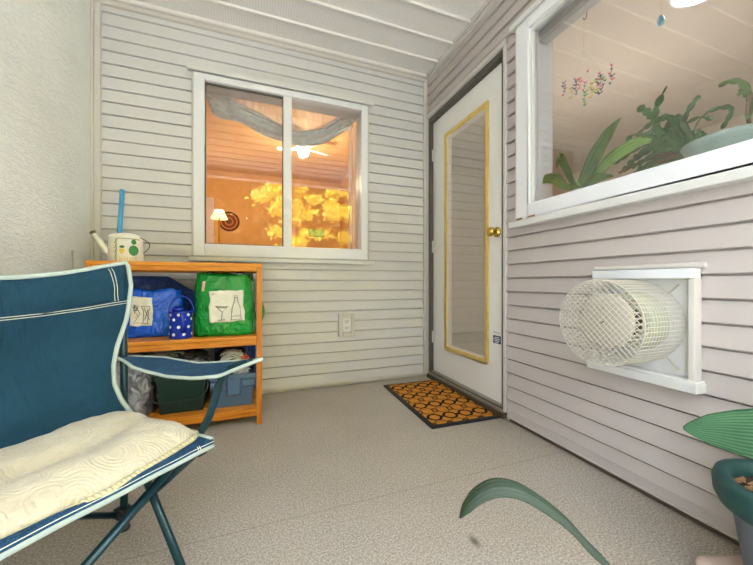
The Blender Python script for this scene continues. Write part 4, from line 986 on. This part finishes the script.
for k in range(40):
    y1 = rnd.uniform(0.68, 1.02); z1 = 1.17+rnd.uniform(0.0, 0.24)*(1-abs(y1-0.84)/0.3); x1 = rnd.uniform(1.46, 1.58)
    ym = 0.70+(y1-0.70)*0.5
    b = MB(); segchain(b, [(1.50+rnd.uniform(-.03, .03), 0.695, 1.235), (1.5, ym, z1+0.035), (x1, y1, z1)], 8, rnd.uniform(0.010, 0.014), rnd); b.build('cactus_branch', M['cactus'], t, smooth=True)
for pth in ([(1.50, 0.66, 1.235), (1.50, 0.76, 1.27), (1.50, 0.88, 1.27), (1.49, 0.96, 1.25)], [(1.50, 0.66, 1.24), (1.51, 0.74, 1.29), (1.51, 0.83, 1.31)], [(1.50, 0.64, 1.23), (1.49, 0.74, 1.25), (1.48, 0.84, 1.235)]):
    b = MB(); b.tube(smooth_path(pth), 0.006, 8); b.build('woody_stem', M['stem'], t, smooth=True)
t = thing('potted_plant', 'dark curling plant at the right edge of the frame inside window', 'plant', (1.57, 0.52, 1.152))
b = MB(); b.lathe([(0.0, 0.0), (0.03, 0.0), (0.042, 0.075), (0.036, 0.075), (0.0, 0.065)], (1.705, 0.60, 1.1525), 'z', 28); b.build('plant_pot', M['stem'], t, smooth=True)
b = MB(); b.tube(smooth_path([(1.705, 0.60, 1.21), (1.62, 0.60, 1.27), (1.52, 0.575, 1.33), (1.52, 0.565, 1.39)]), 0.006, 8); b.build('woody_stem', M['stem'], t, smooth=True)
for pth in ([(1.52, 0.575, 1.31), (1.52, 0.57, 1.39), (1.52, 0.60, 1.455), (1.52, 0.645, 1.46)], [(1.52, 0.57, 1.34), (1.52, 0.54, 1.40), (1.52, 0.51, 1.45)], [(1.52, 0.565, 1.37), (1.52, 0.585, 1.41), (1.52, 0.60, 1.40)]):
    b = MB(); segchain(b, pth, 5, 0.012, rnd); b.build('cactus_branch', M['leaf_in'], t, smooth=True)

# paper crane mobile
t = thing('paper_crane_mobile', 'strings of small colourful folded paper cranes hanging inside window', 'mobile', (1.75, 1.30, 2.46))
cols = {'pink': '#e0637c', 'navy': '#39476b', 'yellow': '#dcc23c', 'green': '#5aa53f', 'teal': '#2f6f74', 'mauve': '#8a5a86'}
cm = {k: plain('paper_'+k, v, 0.7) for k, v in cols.items()}
strands = [(1.446, 1.98, ['mauve', 'navy', 'mauve', 'navy', 'pink']), (1.399, 1.923, ['yellow', 'yellow', 'yellow', 'yellow']), (1.367, 1.957, ['mauve', 'navy', 'navy', 'teal', 'mauve', 'teal']), (1.342, 1.943, ['pink', 'pink', 'pink', 'pink']),
    (1.318, 1.906, ['pink', 'green', 'pink', 'green', 'green', 'green', 'green', 'green']), (1.30, 1.957, ['pink']), (1.271, 1.873, ['yellow', 'yellow', 'green', 'yellow', 'yellow']), (1.243, 1.884, ['green', 'green', 'pink', 'yellow', 'green']),
    (1.226, 1.907, ['pink', 'navy', 'pink', 'navy', 'pink', 'navy', 'navy']), (1.204, 1.867, ['green', 'green', 'navy']), (1.168, 1.909, ['pink', 'navy', 'pink', 'navy', 'pink', 'teal'])]
for i, (y0, ztop, cs) in enumerate(strands):
    xx = 1.75+0.004*math.sin(i*1.9)
    st = MB(); st.tube([(xx, y0, ztop+0.02), (xx, y0, ztop-0.018*len(cs))], 0.0005, 4)
    st.tube([(xx, y0, ztop+0.02), (1.75, 1.32, 2.10)], 0.0004, 4); so2 = st.build('thread', M['thread'], t)
    for k, cc in enumerate(cs):
        c_ = Vector((xx, y0+0.006*math.sin(k*2+i), ztop-0.018*k)); b = MB(); s1 = 1 if (k+i) % 2 else -1; r_ = 0.015
        v = [Vector(q)*r_ for q in ((0, 0, -0.35), (0, 0.35, 0), (0, -0.35, 0), (0.9*s1, 0.25, 0.75), (-0.9*s1, 0.25, 0.75), (0, 1.05, 0.75), (0, -0.85, 0.85), (0, -1.15, 0.55), (0.25, 0, 0.1), (-0.25, 0, 0.1))]
        Rz = Matrix.Rotation(i*1.1+k*0.7, 4, 'Z'); v = [c_+(Rz @ q) for q in v]
        b.add(v, [(0, 1, 8), (0, 8, 2), (0, 9, 1), (0, 2, 9), (1, 3, 8), (8, 3, 2), (9, 4, 1), (2, 4, 9), (8, 1, 5), (9, 5, 1), (8, 6, 2), (9, 2, 6), (6, 7, 2)]); b.build('paper_crane', cm[cc], so2, fix=False)
b = MB(); b.tube([(1.75, 1.32, 2.46), (1.75, 1.32, 2.10)], 0.0006, 4); b.build('hanging_thread', M['thread'], t)
t = thing('hanging_ornament', 'small pale blue glass ornament hanging from the ceiling inside window', 'ornament', (2.12, 1.14, 2.25))
b = MB(); b.lathe([(0, -0.035), (0.012, -0.028), (0.018, -0.008), (0.014, 0.012), (0.004, 0.026), (0, 0.028)], (2.12, 1.143, 2.24), 'z', 20); b.build('glass_drop', plain('pale_blue_glass', '#5fb3d8', 0.15), t, smooth=True)
b = MB(); b.tube([(2.12, 1.143, 2.265), (2.12, 1.143, 2.46)], 0.0008, 5); b.build('hanging_thread', M['thread'], t)
b = MB(); b.tube(smooth_path([(1.80, 1.338, 2.46), (1.80, 1.338, 2.33), (1.80, 1.350, 2.31), (1.80, 1.362, 2.325)]), 0.0025, 6); tag(b.build('ceiling_hook', M['rust'], None, smooth=True), 'small dark metal hook hanging from room ceiling above the paper cranes', 'hook')
# lamp in room B
t = thing('ceiling_lamp', 'bright round white ceiling lamp glowing inside the right hand window', 'lamp', (2.36, 1.08, 2.46))
b = MB(); b.lathe([(0.13, 0.0), (0.13, -0.025), (0.0, -0.025)], (2.36, 1.08, 2.46), 'z', 32); b.build('lamp_base', M['white'], t)
b = MB(); b.lathe([(0.095, -0.020), (0.092, -0.035), (0.075, -0.055), (0.040, -0.068), (0.0, -0.070)], (2.36, 1.08, 2.46), 'z', 32); b.build('lamp_shade', emit('cool_lamp_glass', '#f2f5ff', 14.0), t, smooth=True)
point('room_light', (2.6, 1.7, 1.4), 33, (1.0, 0.95, 0.90), 0.12)

t = thing('head_shade_strips', 'grey strips added as shade along the top inside the right hand window', 'shade_strip', (1.40, 0.8, 2.05))  # grey strips added to stand in for shade under the window head
b = MB(); b.box(1.350, 1.400, 0.34, 1.262, 2.022, 2.052); b.build('top_strip', plain('shade_grey', '#8f8a84', 0.5), t, bevel=0.003)
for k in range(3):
    b = MB(); b.box(1.352, 1.398, 0.345, 1.258, 2.012-0.010*k, 2.018-0.010*k); b.build('thin_strip', plain('shade_grey_light', '#a8a39c', 0.5), t)
# ---------------------------------------------------------------- room A furnishings
t = thing('ceiling_fan', 'white ceiling fan with glowing globe seen through the back window', 'fan', (0.50, 3.75, 2.46))
fc_ = Vector((0.50, 3.75, 2.30))
b = MB(); b.tube([fc_+Vector((0, 0, 0.16)), fc_], 0.018, 12); b.lathe([(0, 0.03), (0.07, 0.03), (0.085, 0.0), (0.07, -0.02), (0, -0.02)], fc_, 'z', 28); b.build('fan_motor', M['white'], t, smooth=True)
for k in range(5):
    a = 2*PI*k/5+0.3; b = MB()
    M4 = Matrix.Translation(fc_) @ Matrix.Rotation(a, 4, 'Z') @ Matrix.Rotation(0.2, 4, 'X')
    b.box(0.06, 0.30, -0.035, 0.035, -0.004, 0.004, 0, M4); b.build('fan_blade', M['white'], t, bevel=0.003)
b = MB(); b.lathe([(0.055, -0.02), (0.062, -0.045), (0.050, -0.075), (0.025, -0.092), (0, -0.096)], fc_, 'z', 28); b.build('lamp_globe', emit('warm_lamp_glass', '#fff6e6', 18.0), t, smooth=True)
point('fan_light', (0.50, 3.75, 1.95), 30, (1.0, 0.84, 0.56), 0.08)
t = thing('woven_trivet', 'round dark red woven wall disc on the orange far wall', 'wall decoration', (-0.40, 5.39, 1.70))
for i, (rb, cc) in enumerate(((0.150, '#5d2c2c'), (0.120, '#c79a5a'), (0.105, '#8a3c34'), (0.062, '#c08a50'), (0.045, '#7a4036'))):
    b = MB(); b.lathe([(0.0, -0.004-0.003*i), (rb, -0.004-0.003*i), (rb, 0.0)], (-0.40, 5.398, 1.70), 'y', 40); b.build('woven_ring', plain('woven_%d' % i, cc, 0.9, var=0.3, scale=90), t)
t = thing('floor_lamp', 'floor lamp with glowing cream shade beside the orange wall disc', 'lamp', (-0.45, 4.55, 0.0))
b = MB(); b.lathe([(0, 0), (0.13, 0), (0.13, 0.015), (0.02, 0.03), (0, 0.03)], (-0.45, 4.55, 0), 'z', 28); b.tube([(-0.45, 4.55, 0.02), (-0.45, 4.55, 1.60)], 0.011, 12); b.build('lamp_stand', M['brass'], t, smooth=False)
b = MB(); b.lathe([(0.050, 0.06), (0.100, -0.05), (0.097, -0.05), (0.047, 0.06)], (-0.45, 4.55, 1.63), 'z', 36); b.build('lamp_shade', emit('glowing_cream_shade', '#ffe2a8', 1.6), t, smooth=True)
point('floor_lamp_light', (-0.45, 4.55, 1.78), 9, (1.0, 0.74, 0.42), 0.05)
t = thing('framed_picture', 'small dark teal picture on the orange far wall seen through window', 'picture', (0.90, 5.39, 1.54))
b = MB(); b.box(0.80, 1.06, 5.380, 5.397, 1.53, 1.66); b.build('picture_frame', M['stem'], t, bevel=0.003)
b = MB(); b.box(0.812, 1.048, 5.376, 5.381, 1.542, 1.648); b.build('picture_print', plain('teal_print', '#3f7a68', 0.6, var=0.3, scale=12), t)
t = thing('side_door', 'pale lilac white door panel standing open inside at left of window', 'door', (-0.62, 4.9, 0.0))
b = MB(); b.box(-0.77, -0.60, 5.34, 5.385, 0.0, 2.03); b.build('door_leaf', plain('lilac_white_paint', '#dfd3dc', 0.5), t, bevel=0.004)
b = MB(); b.lathe([(0, 0), (0.02, 0), (0.028, -0.04), (0, -0.05)], (-0.63, 5.34, 1.0), 'y', 16); b.build('door_knob', M['brass'], t, smooth=True)
# valance swag
YV = 2.565
t = thing('curtain_valance', 'grey gauze swag valance draped across top of the back window', 'curtain', (0.2, YV, 2.2))
top_c = [(-0.326, 2.18), (-0.236, 2.145), (-0.117, 2.08), (0.035, 2.03), (0.201, 1.965), (0.313, 1.959), (0.485, 2.015), (0.631, 2.13), (0.72, 2.20)]
bot_c = [(-0.332, 2.065), (-0.281, 1.96), (-0.117, 1.947), (0.035, 1.883), (0.201, 1.841), (0.313, 1.827), (0.485, 1.868), (0.631, 1.971), (0.735, 2.05)]
tp = smooth_path([(a, 0, c_) for a, c_ in top_c], 8); bt = smooth_path([(a, 0, c_) for a, c_ in bot_c], 8)
b = MB(); b.grid([[Vector((p.x+(q.x-p.x)*v, YV-0.030*math.sin(PI*v)-0.014*math.sin(v*16+i*0.10)-0.006*math.sin(v*37+i*0.23), p.z+(q.z-p.z)*v)) for v in [j/28 for j in range(29)]] for i, (p, q) in enumerate(zip(tp, bt))])
b.build('swag', M['gauze'], t, smooth=True, solid=0.002)
b = MB()
b.grid([[Vector((p.x, YV+0.012+0.004*math.sin(i*0.9), p.z+(2.20-p.z)*v*0.0+(2.215-p.z)*v)) for v in (0, .25, .5, .75, 1)] for i, p in enumerate(tp[6:])]); b.build('sheer_panel', M['sheer'], t, smooth=True)
for (xx, zz) in ((-0.315, 2.10), (0.735, 2.12)):
    b = MB(); b.lathe([(0, 0.045), (0.022, 0.03), (0.028, 0), (0.022, -0.03), (0, -0.045)], (xx, YV-0.02, zz), 'z', 16); b.build('swag_knot', M['gauze'], t, smooth=True)
t = thing('sheer_curtain', 'pale translucent curtain hanging down right edge of the back window', 'curtain', (0.77, YV, 1.5))
b = MB(); b.grid([[Vector((0.700+0.11*u, YV-0.005+0.012*math.sin(u*19), 2.06-1.10*v)) for u in [i/30 for i in range(31)]] for v in [j/8 for j in range(9)]]); b.build('curtain_fabric', M['sheer'], t, smooth=True)
b = MB(); b.tube([(-0.36, YV+0.01, 2.215), (0.80, YV+0.01, 2.215)], 0.007, 10); tag(b.build('curtain_rod', M['white'], None, smooth=True), 'white curtain rod inside above the back window glass', 'curtain rod')

# ---------------------------------------------------------------- outdoors behind the camera
b = MB(); b.box(-14, 14, -22, YF-0.1, -0.22, -0.16); struct(b.build('ground', M['lawn']))
b = MB(); b.box(-6, 6.5, -4.6, YF-0.1, -0.16, -0.12); struct(b.build('bounce_slab', M['concrete']))  # unseen patio added so sunlit concrete bounces light up to the soffit
def tree(label, x, y, h, r_, nleaf, m, seed):
    t = thing('garden_tree', label, 'tree', (x, y, -0.16), 'trees beyond the porch'); rnd = random.Random(seed)
    b = MB(); b.tube([(x, y, -0.16), (x+0.06, y, h*0.35), (x, y+0.05, h*0.7)], [0.11, 0.08, 0.04], 10)
    for k in range(7):
        a = k*0.9; b.tube([(x, y, h*(0.28+0.06*k)), (x+math.cos(a)*r_*0.6, y+math.sin(a)*r_*0.6, h*(0.45+0.06*k))], [0.04, 0.012], 6)
    b.build('trunk', M['trunk'], t)
    vs = []; fs = []
    cl = [(Vector((rnd.gauss(0, 0.42)*r_, rnd.gauss(0, 0.35)*r_, h*rnd.uniform(0.14, 0.98))), rnd.uniform(0.14, 0.30)) for _ in range(34)]
    for k in range(nleaf):
        c_, rr = cl[rnd.randrange(len(cl))]
        p = Vector((x, y, 0))+c_+Vector((rnd.gauss(0, rr*.55), rnd.gauss(0, rr*.55), rnd.gauss(0, rr*.32)))
        s_ = rnd.uniform(0.045, 0.085); u = Vector((rnd.gauss(0, 1), rnd.gauss(0, .4), rnd.gauss(0, .8))).normalized(); w_ = u.orthogonal().normalized()*0.5
        o_ = len(vs); vs += [tuple(p-u*s_), tuple(p+w_*s_), tuple(p+u*s_), tuple(p-w_*s_)]; fs.append((o_, o_+1, o_+2, o_+3))
    q = MB(); q.add(vs, fs); q.build('foliage', m, t, fix=False)
tree('yellow leafed garden tree beyond the porch mirrored in left window pane', 0.85, -4.1, 4.8, 0.75, 4600, M['foliage'], 1)
tree('yellow leafed garden tree beyond the porch mirrored in right window pane', 2.9, -5.8, 5.4, 1.1, 7000, M['foliage'], 2)
t = thing('hedge', 'tall dark hedge added beyond the porch to block reflected sky', 'hedge', (0, -8.5, -0.16)); rnd = random.Random(3); vs = []; fs = []  # hedge added out of view, keeps bright sky out of the window reflection
for k in range(16000):
    p = Vector((rnd.uniform(-7, 7), -8.5+rnd.gauss(0, .3), rnd.uniform(-0.16, 5.3))); s_ = rnd.uniform(.16, .30); u = Vector((rnd.gauss(0, 1), rnd.gauss(0, 1), rnd.gauss(0, .6))).normalized(); w_ = u.orthogonal().normalized()*.6
    o_ = len(vs); vs += [tuple(p-u*s_), tuple(p+w_*s_), tuple(p+u*s_), tuple(p-w_*s_)]; fs.append((o_, o_+1, o_+2, o_+3))
q = MB(); q.add(vs, fs); q.build('hedge_foliage', M['foliage_green'], t, fix=False)

for o in bpy.data.objects:
    if '_base' in o.keys(): del o['_base']
